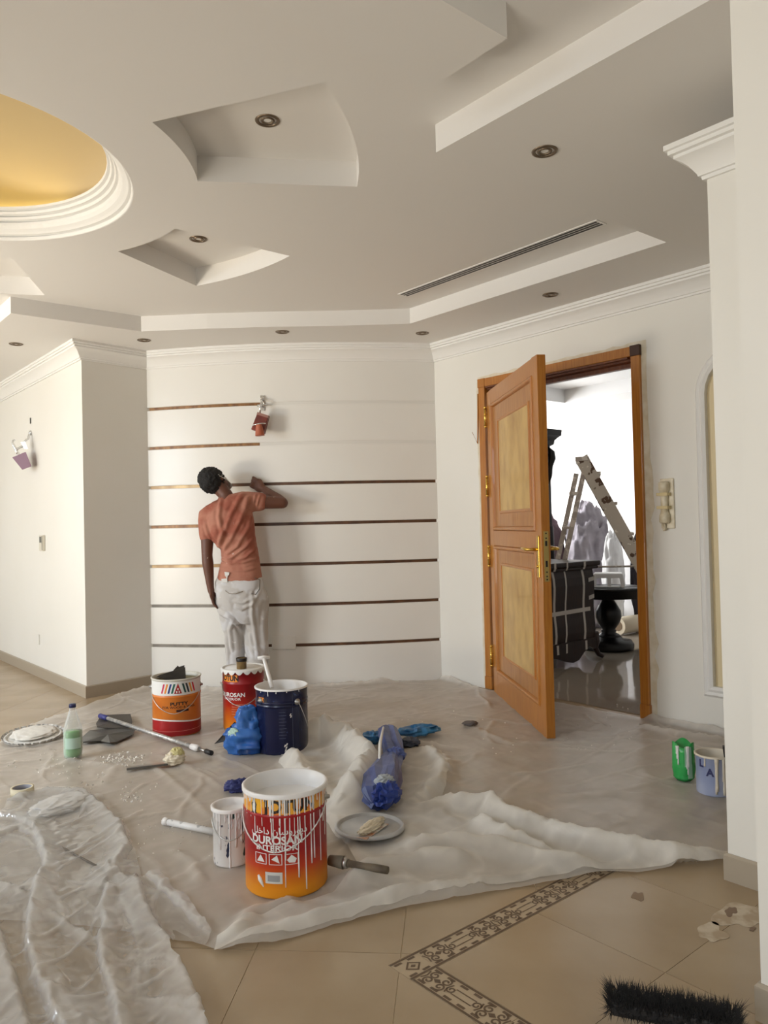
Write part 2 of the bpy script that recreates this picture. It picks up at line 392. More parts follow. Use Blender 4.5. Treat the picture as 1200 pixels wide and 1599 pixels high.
# ---- ceiling: raised field with dome and radial coffers
DC, DR = (0.665, 3.714), 0.80
def sector(a0, a1, r0, r1, n=12):
    a0, a1 = math.radians(a0), math.radians(a1)
    P_ = [(DC[0]+r0*math.cos(a0+(a1-a0)*i/n), DC[1]+r0*math.sin(a0+(a1-a0)*i/n)) for i in range(n+1)]
    P_ += [(DC[0]+r1*math.cos(a1-(a1-a0)*i/n), DC[1]+r1*math.sin(a1-(a1-a0)*i/n)) for i in range(n+1)]
    return P_
secs = [sector(a, a+27, 1.075, 1.77) for a in (-59.5, -0.8, 60, 120, 180, 240)]
secs[0] = sector(-59.3, -32.4, 1.09, 1.805)
circ = [(DC[0]+DR*math.cos(2*PI*i/64), DC[1]+DR*math.sin(2*PI*i/64)) for i in range(64)]
outer = [(-2.0, -2.2), (4.55, -2.2), (4.55, 4.8), (2.4, 6.6), (2.4, 10.2), (-2.0, 10.2)]
loops = [outer, circ]+secs
tri = tessellate_polygon([[Vector((p[0], p[1], 0)) for p in l] for l in loops]); allp = [p for l in loops for p in l]
mb = MB(); mb.add([(p[0], p[1], ZU) for p in allp], tri)
ce = struct(mb.build('ceiling', CEIL))
mb = MB(); mb.box(-2.0, 8.6, -2.2, 10.2, 3.3, 3.4); mb.build('roof_slab', CEIL, ce)
for k, s_ in enumerate(secs):
    n = len(s_); mb = MB(); dz = 0.115
    mb.add([(p[0], p[1], ZU) for p in s_]+[(p[0], p[1], ZU+dz) for p in s_], [(i, (i+1) % n, (i+1) % n+n, i+n) for i in range(n)])
    mb.add([(p[0], p[1], ZU+dz) for p in s_], tessellate_polygon([[Vector((p[0], p[1], 0)) for p in s_]]))
    mb.build('coffer', CEIL, ce)
# dome ring and dome
prof = [(0.80, 0.0), (0.795, 0.002), (0.790, 0.016), (0.800, 0.018), (0.800, 0.024), (0.778, 0.026), (0.768, 0.034), (0.752, 0.044), (0.740, 0.058), (0.735, 0.072), (0.746, 0.075), (0.746, 0.081),
        (0.724, 0.083), (0.718, 0.094), (0.728, 0.096), (0.728, 0.102), (0.706, 0.104), (0.700, 0.116), (0.708, 0.118), (0.708, 0.122), (0.688, 0.124), (0.685, 0.136), (0.70, 0.136)]
MB().lathe([(r, ZU+z) for r, z in prof], 72, (DC[0], DC[1], 0), cap=False, smooth=False).build('dome_ring_moulding', TRIMW, ce)
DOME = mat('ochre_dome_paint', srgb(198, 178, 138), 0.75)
dp = [(0.70, 0.132), (0.80, 0.135), (0.82, 0.15), (0.80, 0.19)]+[(0.80*math.cos(a), 0.19+0.26*math.sin(a)) for a in [PI/2*i/14 for i in range(1, 14)]]+[(0.004, 0.45)]
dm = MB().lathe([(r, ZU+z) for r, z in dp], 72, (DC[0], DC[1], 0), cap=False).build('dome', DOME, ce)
# hidden cove lamp behind the moulding lip: a real strip that lights the dome rim
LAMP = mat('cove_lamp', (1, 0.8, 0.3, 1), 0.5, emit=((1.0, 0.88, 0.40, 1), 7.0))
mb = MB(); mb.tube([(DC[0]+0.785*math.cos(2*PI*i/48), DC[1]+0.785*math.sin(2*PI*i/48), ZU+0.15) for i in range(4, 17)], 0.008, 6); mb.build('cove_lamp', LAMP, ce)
# lowered soffits
tr = [atz(640, 505, ZL), atz(535, 507, ZL), atz(430, 510, ZL), atz(320, 511.5, ZL), atz(222, 517, ZL)]
tr = [(3.715, 4.085)]
TE = [(3.715, 4.085), (3.36, 4.40), (2.97, 4.71), (2.60, 5.03), (2.25, 5.37)]
low = [(1.38, 10.2), (1.38, 5.40)]+list(reversed(TE))+[(3.735, 2.10), (2.095, 2.13), (2.095, -2.2), (4.45, -2.2), (4.45, 4.55), (2.62, 6.12), (2.25, 6.3), (2.25, 10.2)]
MB().prism(low, ZL, ZU+0.02).build('soffit', CEIL, ce)
MB().box(-2.0, 1.774, 1.489, 1.822, ZL, ZU+0.01).build('beam', CEIL, ce)

# ---- crown mouldings, skirting
CP = [(0.0, 0.0), (0.012, 0.0), (0.014, 0.012), (0.022, 0.014), (0.024, 0.022), (0.032, 0.034), (0.044, 0.052), (0.060, 0.068), (0.076, 0.078), (0.080, 0.080),
      (0.080, 0.092), (0.094, 0.094), (0.094, 0.108), (0.104, 0.110), (0.104, 0.128), (0.0, 0.128)]
def crown(path, z0, name, mtl=TRIMW, closed=False, prof=CP):
    """path = [(x, y)] with the room on its right-hand side... the moulding grows to the given side"""
    rings = []; n = len(path)
    for i in range(n):
        p = Vector(path[i][:2]); d1 = (p-Vector(path[i-1][:2])).normalized() if i else None
        d2 = (Vector(path[i+1][:2])-p).normalized() if i < n-1 else None
        d1 = d1 or d2; d2 = d2 or d1
        n1 = Vector((d1.y, -d1.x)); n2 = Vector((d2.y, -d2.x)); m_ = (n1+n2).normalized(); k = 1/max(0.35, m_.dot(n1))
        rings.append([(p.x+m_.x*w*k, p.y+m_.y*w*k, z0+h) for w, h in prof])
    o = MB().loft(rings, cap=True, closed=True, smooth=False).build(name, mtl); struct(o); smooth_angle(o, 25); return o
ZC = ZL-0.128
crown([(2.02, 10.0), CL, (2.555, 6.03)], ZC, 'trim_1')
crown([bow(-0.005+1.005*i/24)[:2] for i in range(25)], ZC, 'trim_2')
crown([(XD, 4.56), (XD, -2.0)], ZC, 'trim_3')
crown([(2.95, 1.312), (2.62, 1.312), (2.62, 0.56)], 2.44, 'trim_4')
SP = [(0, 0), (0.012, 0), (0.012, 0.085), (0.006, 0.092), (0, 0.092)]
crown([(2.02, 10.0), CL, (2.555, 6.03)], 0, 'baseboard_left', SKIRT, prof=SP)
crown([(2.95, 1.312), (2.62, 1.312), (2.62, 0.56)], 0, 'baseboard_pillar', SKIRT, prof=[(w, h*1.0) for w, h in SP])
crown([(2.6, 0.9), (1.945, 0.9), (1.945, -2.0)], 0, 'baseboard_near', SKIRT, prof=SP)

# ---- far room beyond the doorway
FW = mat('far_room_white', (0.83, 0.83, 0.82, 1), 0.6)
struct(MB().box(8.30, 8.5, -2.0, 8.2, 0, 3.2).build('wall_far', FW))
mb = MB(); mb.box(4.55, 5.1, 7.95, 8.05, 0, 3.2).box(7.6, 8.5, 7.95, 8.05, 0, 3.2).box(5.1, 7.6, 7.95, 8.05, 0, 0.8).box(5.1, 7.6, 7.95, 8.05, 2.65, 3.2)
struct(mb.build('wall_far_left', FW))
struct(MB().box(4.55, 8.5, 0.55, 0.7, 0, 3.2).build('wall_far_right', FW))
fc = struct(MB().prism([(4.55, 0.55), (8.5, 0.55), (8.5, 8.2), (4.55, 8.2)], 2.86, 2.95).build('ceiling_far', FW))
mb = MB(); mb.box(7.75, 8.5, 0.7, 8.2, 2.70, 2.87); mb.box(4.55, 7.75, 5.75, 8.2, 2.70, 2.87); mb.build('soffit', FW, fc)
crown([(8.30, 8.0), (8.30, 0.7)], ZC, 'trim_5')
# ================================================================== floor tiles and inlaid border
BX, BY, BW = 1.413, 1.709, 0.098
def clip_half(poly, a, b, c):               # keep a*x+b*y <= c
    out = []
    for i in range(len(poly)):
        p, q = poly[i], poly[(i+1) % len(poly)]; dp, dq = a*p[0]+b*p[1]-c, a*q[0]+b*q[1]-c
        if dp <= 0: out.append(p)
        if dp*dq < 0:
            t = dp/(dp-dq); out.append((p[0]+(q[0]-p[0])*t, p[1]+(q[1]-p[1])*t))
    return out
def area(p): return abs(sum(p[i][0]*p[(i+1) % len(p)][1]-p[(i+1) % len(p)][0]*p[i][1] for i in range(len(p))))/2 if len(p) > 2 else 0
TS, r2 = 0.434, math.sqrt(0.5)
tiles = []
for i in range(-24, 30):
    for j in range(-12, 30):
        s0 = -0.612+TS*i; q0 = 0.10+TS*j        # s=(x-y)/sqrt2, q=(x+y)/sqrt2
        g = 0.0013
        sq = [(s0+g, q0+g), (s0+TS-g, q0+g), (s0+TS-g, q0+TS-g), (s0+g, q0+TS-g)]
        poly = [((s+q)*r2, (q-s)*r2) for s, q in sq]
        cx_, cy_ = sum(p[0] for p in poly)/4, sum(p[1] for p in poly)/4
        if not (-1.9 < cx_ < 4.6 and -2.1 < cy_ < 10.0): continue
        if cx_ > 2.3 and cy_ > 6.3: continue
        a_ = clip_half(poly, 1, 0, BX-g); b_ = clip_half(clip_half(poly, -1, 0, -(BX-g)), 0, -1, -(BY+g))
        if abs(area(a_)+area(b_)-area(poly)) < g*0.8 and area(a_) > 1e-4 and area(b_) > 1e-4 and cy_ > BY+0.31: pcs = [poly]
        else: pcs = [k for k in (a_, b_) if area(k) > 2e-4]
        pcs = [k for k in (clip_half(p, 1, 0, XD+0.01) for p in pcs) if area(k) > 2e-4]
        if pcs: tiles.append((cx_, cy_, pcs))
g = 0.0013; T2 = 0.444
for i in range(0, 8):
    for j in range(0, 9):
        x0, y1 = BX+BW+T2*i, BY-BW-T2*j
        if x0 > 4.3: continue
        tiles.append((x0+T2/2, y1-T2/2, [[(x0+g, y1-T2+g), (x0+T2-g, y1-T2+g), (x0+T2-g, y1-g), (x0+g, y1-g)]]))
def visible(cx_, cy_):
    d = Vector((cx_, cy_, -CAMH)); z = d.dot(Vector(FWD))
    if z < 0.3: return 1e9
    u = CX+FPX*d.dot(Vector(RIGHT))/z; v = CY+FPX*d.dot(Vector(DOWN))/z
    return math.hypot(cx_, cy_) if (-160 < u < 1360 and v < 1800) else 1e3+math.hypot(cx_, cy_)
tiles.sort(key=lambda t: visible(t[0], t[1]))
rest = MB()
for k, (cx_, cy_, pcs) in enumerate(tiles):
    if k < 290:
        mb = MB()
        for p in pcs: mb.prism([(a-cx_, b-cy_) for a, b in p], -0.006, 0.0)
        o = mb.build('floor_tile', TILE, fl, loc=(cx_, cy_, 0), fix=False)
    else:
        for p in pcs: rest.prism(p, -0.006, 0.0)
o = rest.build('floor_tiles', TILE, fl, fix=False); o['kind'] = 'stuff'
# border: pale tile with a dark scroll inlay
BORD = mat('border_tile_pale', srgb(178, 158, 130), 0.4); INL = mat('border_inlay_brown', srgb(96, 76, 56), 0.45)
def ribbon(mb, pts, w, z=0.0006, closed=False):
    n = len(pts); L_, R_ = [], []; w = w*1.3
    for i in range(n):
        a = Vector(pts[(i-1) % n] if (closed or i) else pts[0]); b = Vector(pts[(i+1) % n] if (closed or i < n-1) else pts[-1])
        d = (b-a).normalized(); nn_ = Vector((-d.y, d.x)); p = Vector(pts[i])
        L_.append((*(p+nn_*w/2), z)); R_.append((*(p-nn_*w/2), z))
    mb.add(L_+R_, [(i, (i+1) % n, n+(i+1) % n, n+i) for i in range(n if closed else n-1)])
def spiral(cx_, cy_, r, a0, turns, n=20):
    return [(cx_+r*(1-0.75*i/n)*math.cos(a0+2*PI*turns*i/n), cy_+r*(1-0.75*i/n)*math.sin(a0+2*PI*turns*i/n)) for i in range(n+1)]
def inlay_mesh(Lx, corner=False):
    mb = MB(); h = BW/2
    for sy in (-1, 1):
        ribbon(mb, [(0, sy*(h-0.005)), (Lx, sy*(h-0.005))], 0.006)
        nblk = max(2, int(Lx/0.045))
        for i in range(nblk):
            x0 = Lx*(i+0.15)/nblk; ribbon(mb, [(x0, sy*(h-0.016)), (x0+Lx*0.55/nblk, sy*(h-0.016))], 0.007)
    if Lx > 0.2:
        for k in range(3):
            c = Lx*(k+0.5)/3
            if k % 2 == 0:
                for sy in (-1, 1):
                    ribbon(mb, spiral(c-0.022, sy*0.014, 0.016, sy*PI/2, sy*1.25), 0.0045)
                    ribbon(mb, spiral(c+0.022, sy*0.014, 0.016, sy*PI/2, -sy*1.25), 0.0045)
                mb.add([(c-0.014, 0, .0006), (c, -0.010, .0006), (c+0.014, 0, .0006), (c, 0.010, .0006)], [(0, 1, 2, 3)])
                ribbon(mb, [(c-0.046, -0.02), (c-0.040, 0), (c-0.046, 0.02)], 0.004); ribbon(mb, [(c+0.046, -0.02), (c+0.040, 0), (c+0.046, 0.02)], 0.004)
            else:
                ribbon(mb, [(c-0.036, -0.012), (c+0.036, -0.012), (c+0.036, 0.012), (c-0.036, 0.012)], 0.003, closed=True)
                for sx in (-1, 1):
                    ribbon(mb, spiral(c+sx*0.046, 0, 0.014, 0 if sx > 0 else PI, 1.2), 0.004)
    else:
        ribbon(mb, [(h*0.5, 0), (h, -0.022), (h*1.5, 0), (h, 0.022)], 0.006, closed=True)
        mb.add([(h-0.010, 0, .0006), (h, -0.008, .0006), (h+0.010, 0, .0006), (h, 0.008, .0006)], [(0, 1, 2, 3)])
    return mb
LT = 0.30
base_long = MB().prism([(0.001, -BW/2), (LT-0.001, -BW/2), (LT-0.001, BW/2), (0.001, BW/2)], -0.006, 0.0).build('border_tile', BORD, fl)
inl_long = inlay_mesh(LT).build('scroll_inlay', INL, base_long, fix=False)
spots = [((BX+BW+LT*i, BY-BW/2), 0) for i in range(8)]+[((BX+BW/2, BY-BW-LT*i), -PI/2) for i in range(8)]
for k, (p, a) in enumerate(spots):
    if k == 0: b_, i_ = base_long, inl_long
    else:
        b_ = base_long.copy(); COL.objects.link(b_); i_ = inl_long.copy(); COL.objects.link(i_); i_.parent = b_; b_.parent = fl
    b_.location = (p[0], p[1], 0); b_.rotation_euler = (0, 0, a)
cb = MB().prism([(0, -BW/2), (BW, -BW/2), (BW, BW/2), (0, BW/2)], -0.006, 0.0).build('border_tile', BORD, fl, loc=(BX, BY-BW/2, 0))
inlay_mesh(BW, True).build('scroll_inlay', INL, cb, fix=False)
# plain floor of the far room and under the doorway
MB().box(4.362, 8.3, 0.7, 8.0, -0.006, 0.0).build('far_floor_slab', TILE, fl)
# ================================================================== the wooden door
dr = empty('door_1', (XD, (DY0+DY1)/2, 0)); struct(dr, 'honey wooden door with burl panels standing half open')
def ch(mb, name, m, parent, **k):
    """child whose geometry is given in world axes"""
    o = mb.build(name, m, None, **k); o.parent = parent; o.matrix_parent_inverse = Matrix.Translation(parent.location).inverted(); return o
def casing(pts, name):
    return ch(pts, name, WOOD, dr, bevel=0.004)
cw = 0.062
casing(MB().box(XD-0.024, XD+0.004, 3.945, 3.945+cw, 0.10, 2.285), 'casing')
casing(MB().box(XD-0.024, XD+0.004, 2.700-cw, 2.700, 0.10, 2.285), 'casing')
casing(MB().box(XD-0.024, XD+0.004, 2.700-cw, 3.945+cw, 2.285, 2.285+cw), 'head_casing')
for y0, y1 in ((3.942, 3.945+cw+0.004), (2.70-cw-0.004, 2.703)): casing(MB().box(XD-0.028, XD+0.004, y0, y1, 0.006, 0.10), 'plinth_block')
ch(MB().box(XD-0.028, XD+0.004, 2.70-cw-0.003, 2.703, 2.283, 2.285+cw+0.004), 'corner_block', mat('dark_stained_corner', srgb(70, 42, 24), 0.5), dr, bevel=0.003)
ch(MB().box(XD-0.028, XD+0.004, 3.942, 3.945+cw+0.004, 2.283, 2.285+cw+0.002), 'corner_block', WOOD, dr, bevel=0.003)
for y0, y1 in ((3.948, 3.988), (2.662, 2.697)): ch(MB().box(XD+0.004, XD+0.21, y0, y1, 0.004, 2.285), 'jamb', WOOD, dr)
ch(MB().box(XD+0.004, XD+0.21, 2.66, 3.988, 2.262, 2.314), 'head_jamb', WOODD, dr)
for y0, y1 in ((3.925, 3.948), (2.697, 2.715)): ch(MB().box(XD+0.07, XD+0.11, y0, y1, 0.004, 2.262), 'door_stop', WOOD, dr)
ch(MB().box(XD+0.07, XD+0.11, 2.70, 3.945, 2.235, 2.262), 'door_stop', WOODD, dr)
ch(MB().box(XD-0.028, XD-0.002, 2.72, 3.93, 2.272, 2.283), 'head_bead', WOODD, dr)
# leaf in its own frame: x along the leaf from the hinges, y = -normal of the visible face, z up
LA = Vector((4.281, 3.881, 0.008)); LB = Vector((3.55, 2.823, 0.008)); ld = (LB-LA).normalized()
LW, LH, LTK = 1.285, 2.215, 0.052
ang = math.atan2(ld.y, ld.x)
def leafbuild():
    mb = MB(); st = 0.125
    Z = [0.0, 0.157, 1.083, 1.19, 2.115, LH]; X_ = [0.0, 0.118, 1.178, LW]
    mb.box(X_[0], X_[1], -LTK, 0, 0, LH); mb.box(X_[2], X_[3], -LTK, 0, 0, LH)
    for z0, z1 in ((Z[0], Z[1]), (Z[2], Z[3]), (Z[4], Z[5])): mb.box(X_[1], X_[2], -LTK, 0, z0, z1)
    for z0, z1 in ((Z[1], Z[2]), (Z[3], Z[4])): mb.box(X_[1], X_[2], -LTK+0.012, -0.012, z0, z1)
    return mb
# visible face is at local y = 0 with normal -y or +y: choose so that it faces the camera
leaf = leafbuild().build('leaf', WOOD, None, bevel=0.003)
leaf.parent = dr; leaf.matrix_parent_inverse = Matrix.Translation(dr.location).inverted()
sgn = 1 if Vector((-ld.y, ld.x, 0)).dot(Vector((-4, -4, 0))) > 0 else -1
leaf.matrix_basis = Matrix.Translation(LA) @ Matrix.Rotation(ang, 4, 'Z') @ (Matrix.Identity(4) if sgn > 0 else Matrix.Diagonal((1, -1, 1, 1)))
def frame_ring(mb, x0, x1, z0, z1, w, y0, y1):
    """mitred moulding with a rounded section, standing from depth y0 to y1"""
    n = 5; rings = []
    for (cx_, cz_, sx, sz) in ((x0, z0, 1, 1), (x1, z0, -1, 1), (x1, z1, -1, -1), (x0, z1, 1, -1), (x0, z0, 1, 1)):
        rings.append([(cx_+sx*w*k/n, y0+(y1-y0)*math.sin(PI*k/n)**0.6 if 0 < k < n else y0, cz_+sz*w*k/n) for k in range(n+1)])
    mb.loft(rings, cap=False, closed=False, smooth=False); return mb
WOODP = mat('reddish_panel_veneer', srgb(184, 128, 68), 0.4, col2=srgb(166, 108, 52), scale=5, stretch=(12, 12, 1.0), coat=0.2)
for z0, z1, bz0, bz1 in ((0.157, 1.083, 0.308, 0.950), (1.19, 2.115, 1.325, 1.965)):
    for face in (0, 1):
        yb = -0.012 if face == 0 else -LTK+0.012; sg = 1 if face == 0 else -1
        frame_ring(MB(), 0.116, 1.180, z0-0.002, z1+0.002, 0.032, yb, yb+sg*0.022).build('panel_moulding', WOOD, leaf)
        MB().box(0.150, 1.146, min(yb, yb+sg*0.003), max(yb, yb+sg*0.003), z0+0.032, z1-0.032).build('field_panel', WOODP, leaf)
        frame_ring(MB(), 0.295, 1.08, bz0-0.016, bz1+0.016, 0.024, yb+sg*0.002, yb+sg*0.013).build('inner_bead', WOOD, leaf)
        MB().box(0.315, 1.06, min(yb, yb+sg*0.007), max(yb, yb+sg*0.007), bz0+0.002, bz1-0.002).build('burl_panel', BURL, leaf)
for z in (2.035, 1.52, 1.0, 0.262):
    mb = MB(); mb.lathe([(0.011, -0.065), (0.011, 0.065)], 12, (-0.006, 0.012, z)); mb.lathe([(0.013, -0.003), (0.013, 0.003)], 12, (-0.006, 0.012, z-0.02)); mb.lathe([(0.013, -0.003), (0.013, 0.003)], 12, (-0.006, 0.012, z+0.02))
    mb.lathe([(0.004, 0.06), (0.013, 0.066), (0.010, 0.078), (0.003, 0.083)], 12, (-0.006, 0.012, z)); mb.lathe([(0.003, -0.083), (0.010, -0.078), (0.013, -0.066), (0.004, -0.06)], 12, (-0.006, 0.012, z))
    mb.build('hinge', BRASS, leaf)
# handles on both faces and the lock plate on the edge
for face in (0, 1):
    y0 = 0.0 if face == 0 else -LTK; sg = 1 if face == 0 else -1
    mb = MB(); xc = LW-0.062
    mb.box(xc-0.020, xc+0.020, min(y0, y0+sg*0.008), max(y0, y0+sg*0.008), 0.92, 1.165)
    pl = mb.build('handle_plate', BRASS, leaf, bevel=0.004)
    mb = MB(); mb.tube([(xc, y0, 1.085), (xc, y0+sg*0.055, 1.085), (xc-0.012, y0+sg*0.068, 1.085), (xc-0.05, y0+sg*0.070, 1.087), (xc-0.10, y0+sg*0.070, 1.090), (xc-0.145, y0+sg*0.066, 1.094)], [0.010, 0.009, 0.010, 0.010, 0.008, 0.006], 10)
    mb.build('handle_lever', BRASS, leaf)
    mb = MB(); mb.lathe([(0.009, 0.0), (0.009, 0.006), (0.005, 0.008)], 14, M_=Matrix.Translation((xc, y0+sg*0.008, 0.985)) @ Matrix.Rotation(-sg*PI/2, 4, 'X')); mb.build('keyhole', BRASS, leaf)
ep = MB().box(LW, LW+0.003, -LTK/2-0.014, -LTK/2+0.014, 0.90, 1.19).build('lock_plate', mat('pale_brass_plate', srgb(210, 188, 120), 0.35, 0.8), leaf)
mb = MB()
for z0, z1 in ((1.105, 1.135), (0.985, 1.02)): mb.box(LW+0.002, LW+0.0045, -LTK/2-0.006, -LTK/2+0.006, z0, z1)
for z in (1.178, 1.15, 0.955, 0.93, 0.912): mb.box(LW+0.002, LW+0.0045, -LTK/2-0.004, -LTK/2+0.004, z-0.004, z+0.004)
mb.build('latch_slot', BLACK, leaf)
# splinter of trim peeling off left of the casing
ch(MB().tube([(XD-0.02, 4.012, 2.24), (XD-0.024, 4.016, 2.0), (XD-0.03, 4.020, 1.86), (XD-0.055, 4.05, 1.95)], [0.006, 0.007, 0.006, 0.002], 6), 'loose_trim', WOOD, dr)
# ================================================================== fixtures on ceiling and walls
def spot_proto():
    t = empty('ceiling_spotlight')
    MB().lathe([(0.036, 0.0), (0.036, -0.003), (0.043, -0.0065), (0.050, -0.004), (0.051, 0.0)], 28, cap=False).build('trim_ring', NICKEL, t)
    MB().lathe([(0.036, -0.001), (0.035, 0.0015), (0.029, 0.0015), (0.0285, -0.001)], 28, cap=False).build('gimbal_gap', BLACK, t)
    MB().lathe([(0.029, 0.001), (0.029, -0.004), (0.024, -0.006), (0.0195, -0.003), (0.0195, 0.001)], 28, cap=False).build('gimbal_ring', NICKEL, t)
    MB().lathe([(0.0195, -0.001), (0.012, 0.0005), (0.0, 0.001)], 20, cap=False).build('lens', mat('spot_lens', srgb(150, 142, 130), 0.2), t)
    return t
def copy_tree(o, parent=None):
    c = o.copy(); COL.objects.link(c); c.parent = parent
    for k in list(o.children): copy_tree(k, c)
    return c
sp0 = spot_proto()
SPOTS = [((418, 188), ZU+0.115, 'recessed ceiling spotlight in the larger radial coffer right of the dome'),
         ((310, 373), ZU+0.115, 'recessed ceiling spotlight in the smaller diamond-shaped coffer below the dome ring'),
         ((851, 236), ZL, 'recessed ceiling spotlight in the soffit beside the capital of the right pillar'),
         ((860, 460), ZL, 'recessed ceiling spotlight in the soffit above the wooden door'),
         ((660, 520), ZL, 'recessed ceiling spotlight at the corner between bowed wall and door wall'),
         ((441, 518), ZL, 'recessed ceiling spotlight above the middle of the bowed wall'),
         ((225, 531), ZL, 'recessed ceiling spotlight above the left end of the bowed wall'),
         ((25, 537), ZL, 'recessed ceiling spotlight above the left wall, leftmost of all')]
for k, ((u, v), z, lab) in enumerate(SPOTS):
    o = sp0 if k == 0 else copy_tree(sp0)
    o.location = atz(u, v, z); tag(o, lab, 'ceiling light', 'recessed ceiling spotlights')
# linear air grille
gr = empty('linear_air_grille', (3.462, 3.09, ZU)); tag(gr, 'long white linear air grille with three dark slots in the ceiling', 'air vent')
mb = MB(); Lg = 0.785
mb.box(-0.046, 0.046, -Lg, Lg, -0.004, 0.0)
mb.build('frame', TRIMW, gr)
for x in (-0.034, -0.009, 0.016): MB().box(x, x+0.0165, -Lg+0.012, Lg-0.012, -0.0048, -0.0038).build('slot', BLACK, gr)

# sconce on the bowed wall: chrome bracket with two tilted red-brown shades
t1 = bow_t(414); c1 = bow(t1, 0.0); n1_ = bow_n(t1); tg = Vector((n1_.y*-1, n1_.x, 0)); tg = tg if tg.dot(Vector(RIGHT)) > 0 else -tg
dw = (Vector(c1)-Vector((0, 0, 0))).dot(Vector((FWD[0], FWD[1], 0)))
zs = lambda v: atd(414, v, dw).z
sc1 = empty('wall_sconce', (c1.x, c1.y, zs(632))); tag(sc1, 'chrome wall sconce with tilted red-brown shades hanging on the bowed wall', 'wall lamp')
F1 = Matrix(((tg.x, n1_.x, 0, 0), (tg.y, n1_.y, 0, 0), (0, 0, 1, 0), (0, 0, 0, 1)))     # local: x right along wall, y out of wall, z up
def loc1(mb): mb.v = [tuple(F1 @ Vector(p)) for p in mb.v]; return mb
mb = MB(); mb.box(-0.016, 0.016, 0, 0.010, -0.045, 0.075).lathe([(0.014, 0.0), (0.014, 0.02), (0.008, 0.026)], 14, M_=Matrix.Translation((0, 0.008, 0.05)) @ Matrix.Rotation(-PI/2, 4, 'X'))
loc1(mb).build('wall_plate', CHROME, sc1)
mb = MB(); mb.tube([(0, 0.01, 0.03), (0.004, 0.05, 0.034), (0.006, 0.08, 0.010), (0.0, 0.085, -0.03), (-0.004, 0.085, -0.075)], 0.007, 8)
mb.tube([(-0.035, 0.03, -0.008), (0.035, 0.03, -0.008)], 0.010, 8); loc1(mb).build('arm', CHROME, sc1)
RB = mat('red_brown_shade', srgb(122, 48, 30), 0.45, col2=srgb(96, 34, 22), scale=10); TC = mat('terracotta_shade', srgb(176, 96, 68), 0.55)
Mt = Matrix.Translation((0.004, 0.10, -0.16)) @ Matrix.Rotation(math.radians(19), 4, 'Y')
def tbox(mb, wt, wb, dt, db, h, M_):
    r = lambda w, d, z: [M_ @ Vector(p) for p in ((-w, -d, z), (w, -d, z), (w, d, z), (-w, d, z))]
    mb.loft([r(wb, db, -h), r(wt, dt, h)], smooth=False); return mb
loc1(tbox(MB(), 0.045, 0.052, 0.030, 0.034, 0.068, Mt)).build('shade', RB, sc1, bevel=0.004)
loc1(tbox(MB(), 0.046, 0.046, 0.031, 0.031, 0.010, Mt @ Matrix.Translation((0, 0, 0.066)))).build('shade_cap', mat('pale_red_cap', srgb(150, 108, 96), 0.4), sc1)
mb = MB(); ring_pts = [Vector((0.0+0.048*math.cos(2*PI*i/24), 0.14+0.03*math.sin(2*PI*i/24), -0.172+0.006*math.cos(2*PI*i/24))) for i in range(25)]
mb.tube(ring_pts, 0.0045, 6, cap=False); loc1(mb).build('ring', CHROME, sc1)
mb = MB(); mb.lathe([(0.022, 0.045), (0.024, 0.040), (0.037, -0.045), (0.034, -0.046)], 20, M_=Matrix.Translation((0.002, 0.145, -0.215)) @ Matrix.Rotation(math.radians(-4), 4, 'Y'))
loc1(mb).build('cup', TC, sc1)
# sconce on the left wall: mauve shade on curled chrome arms
w0 = atx(48.5, 676, 2.02); sc2 = empty('wall_sconce', w0); tag(sc2, 'chrome wall sconce with a mauve tilted shade hanging off the left wall', 'wall lamp')
D2 = (w0-Vector((0, 0, CAMH))).dot(Vector(FWD))
def q2(x, y, dd): return atd(x/6.667, 640+y/6.667, D2-dd)-w0      # picture crop position at a given distance off the wall
mb = MB(); mb.lathe([(0.022, 0), (0.022, 0.010), (0.010, 0.018)], 14, M_=Matrix.Rotation(-PI/2, 4, 'Y')); mb.build('wall_rosette', CHROME, sc2)
mb = MB(); mb.tube([q2(318, 250, 0.02), q2(303, 262, 0.04), q2(296, 300, 0.06), q2(272, 312, 0.08), q2(240, 345, 0.10), q2(238, 378, 0.11), q2(182, 404, 0.15), q2(170, 420, 0.16)], 0.009, 8)
mb.tube([q2(155, 312, 0.16), q2(138, 318, 0.16), q2(133, 345, 0.16), q2(150, 385, 0.16), q2(172, 432, 0.16), q2(190, 465, 0.16)], [0.006, 0.008, 0.010, 0.012, 0.012, 0.010], 8)
mb.build('arm', CHROME, sc2)
mb = MB()
quad = [(215, 335), (260, 330), (292, 408), (250, 405)]
mb.loft([[q2(x, y, 0.06) for x, y in quad], [q2(x, y, 0.12) for x, y in quad]], smooth=False); mb.build('bracket', STEEL, sc2)
MAUVE = mat('mauve_shade', srgb(140, 108, 128), 0.5)
qs = [(127, 495), (268, 436), (328, 588), (232, 624)]; cm = (240, 540)
mb = MB(); mb.loft([[q2(x, y, 0.06) for x, y in qs], [q2(cm[0]+(x-cm[0])*1.0, cm[1]+(y-cm[1])*1.0, 0.20) for x, y in qs]], smooth=False); mb.build('shade', MAUVE, sc2, bevel=0.004)
mb = MB(); mb.lathe([(0.010, -0.02), (0.012, 0.0), (0.008, 0.02)], 12, tuple(q2(192, 470, 0.17))); mb.build('lamp_holder', CHROME, sc2)
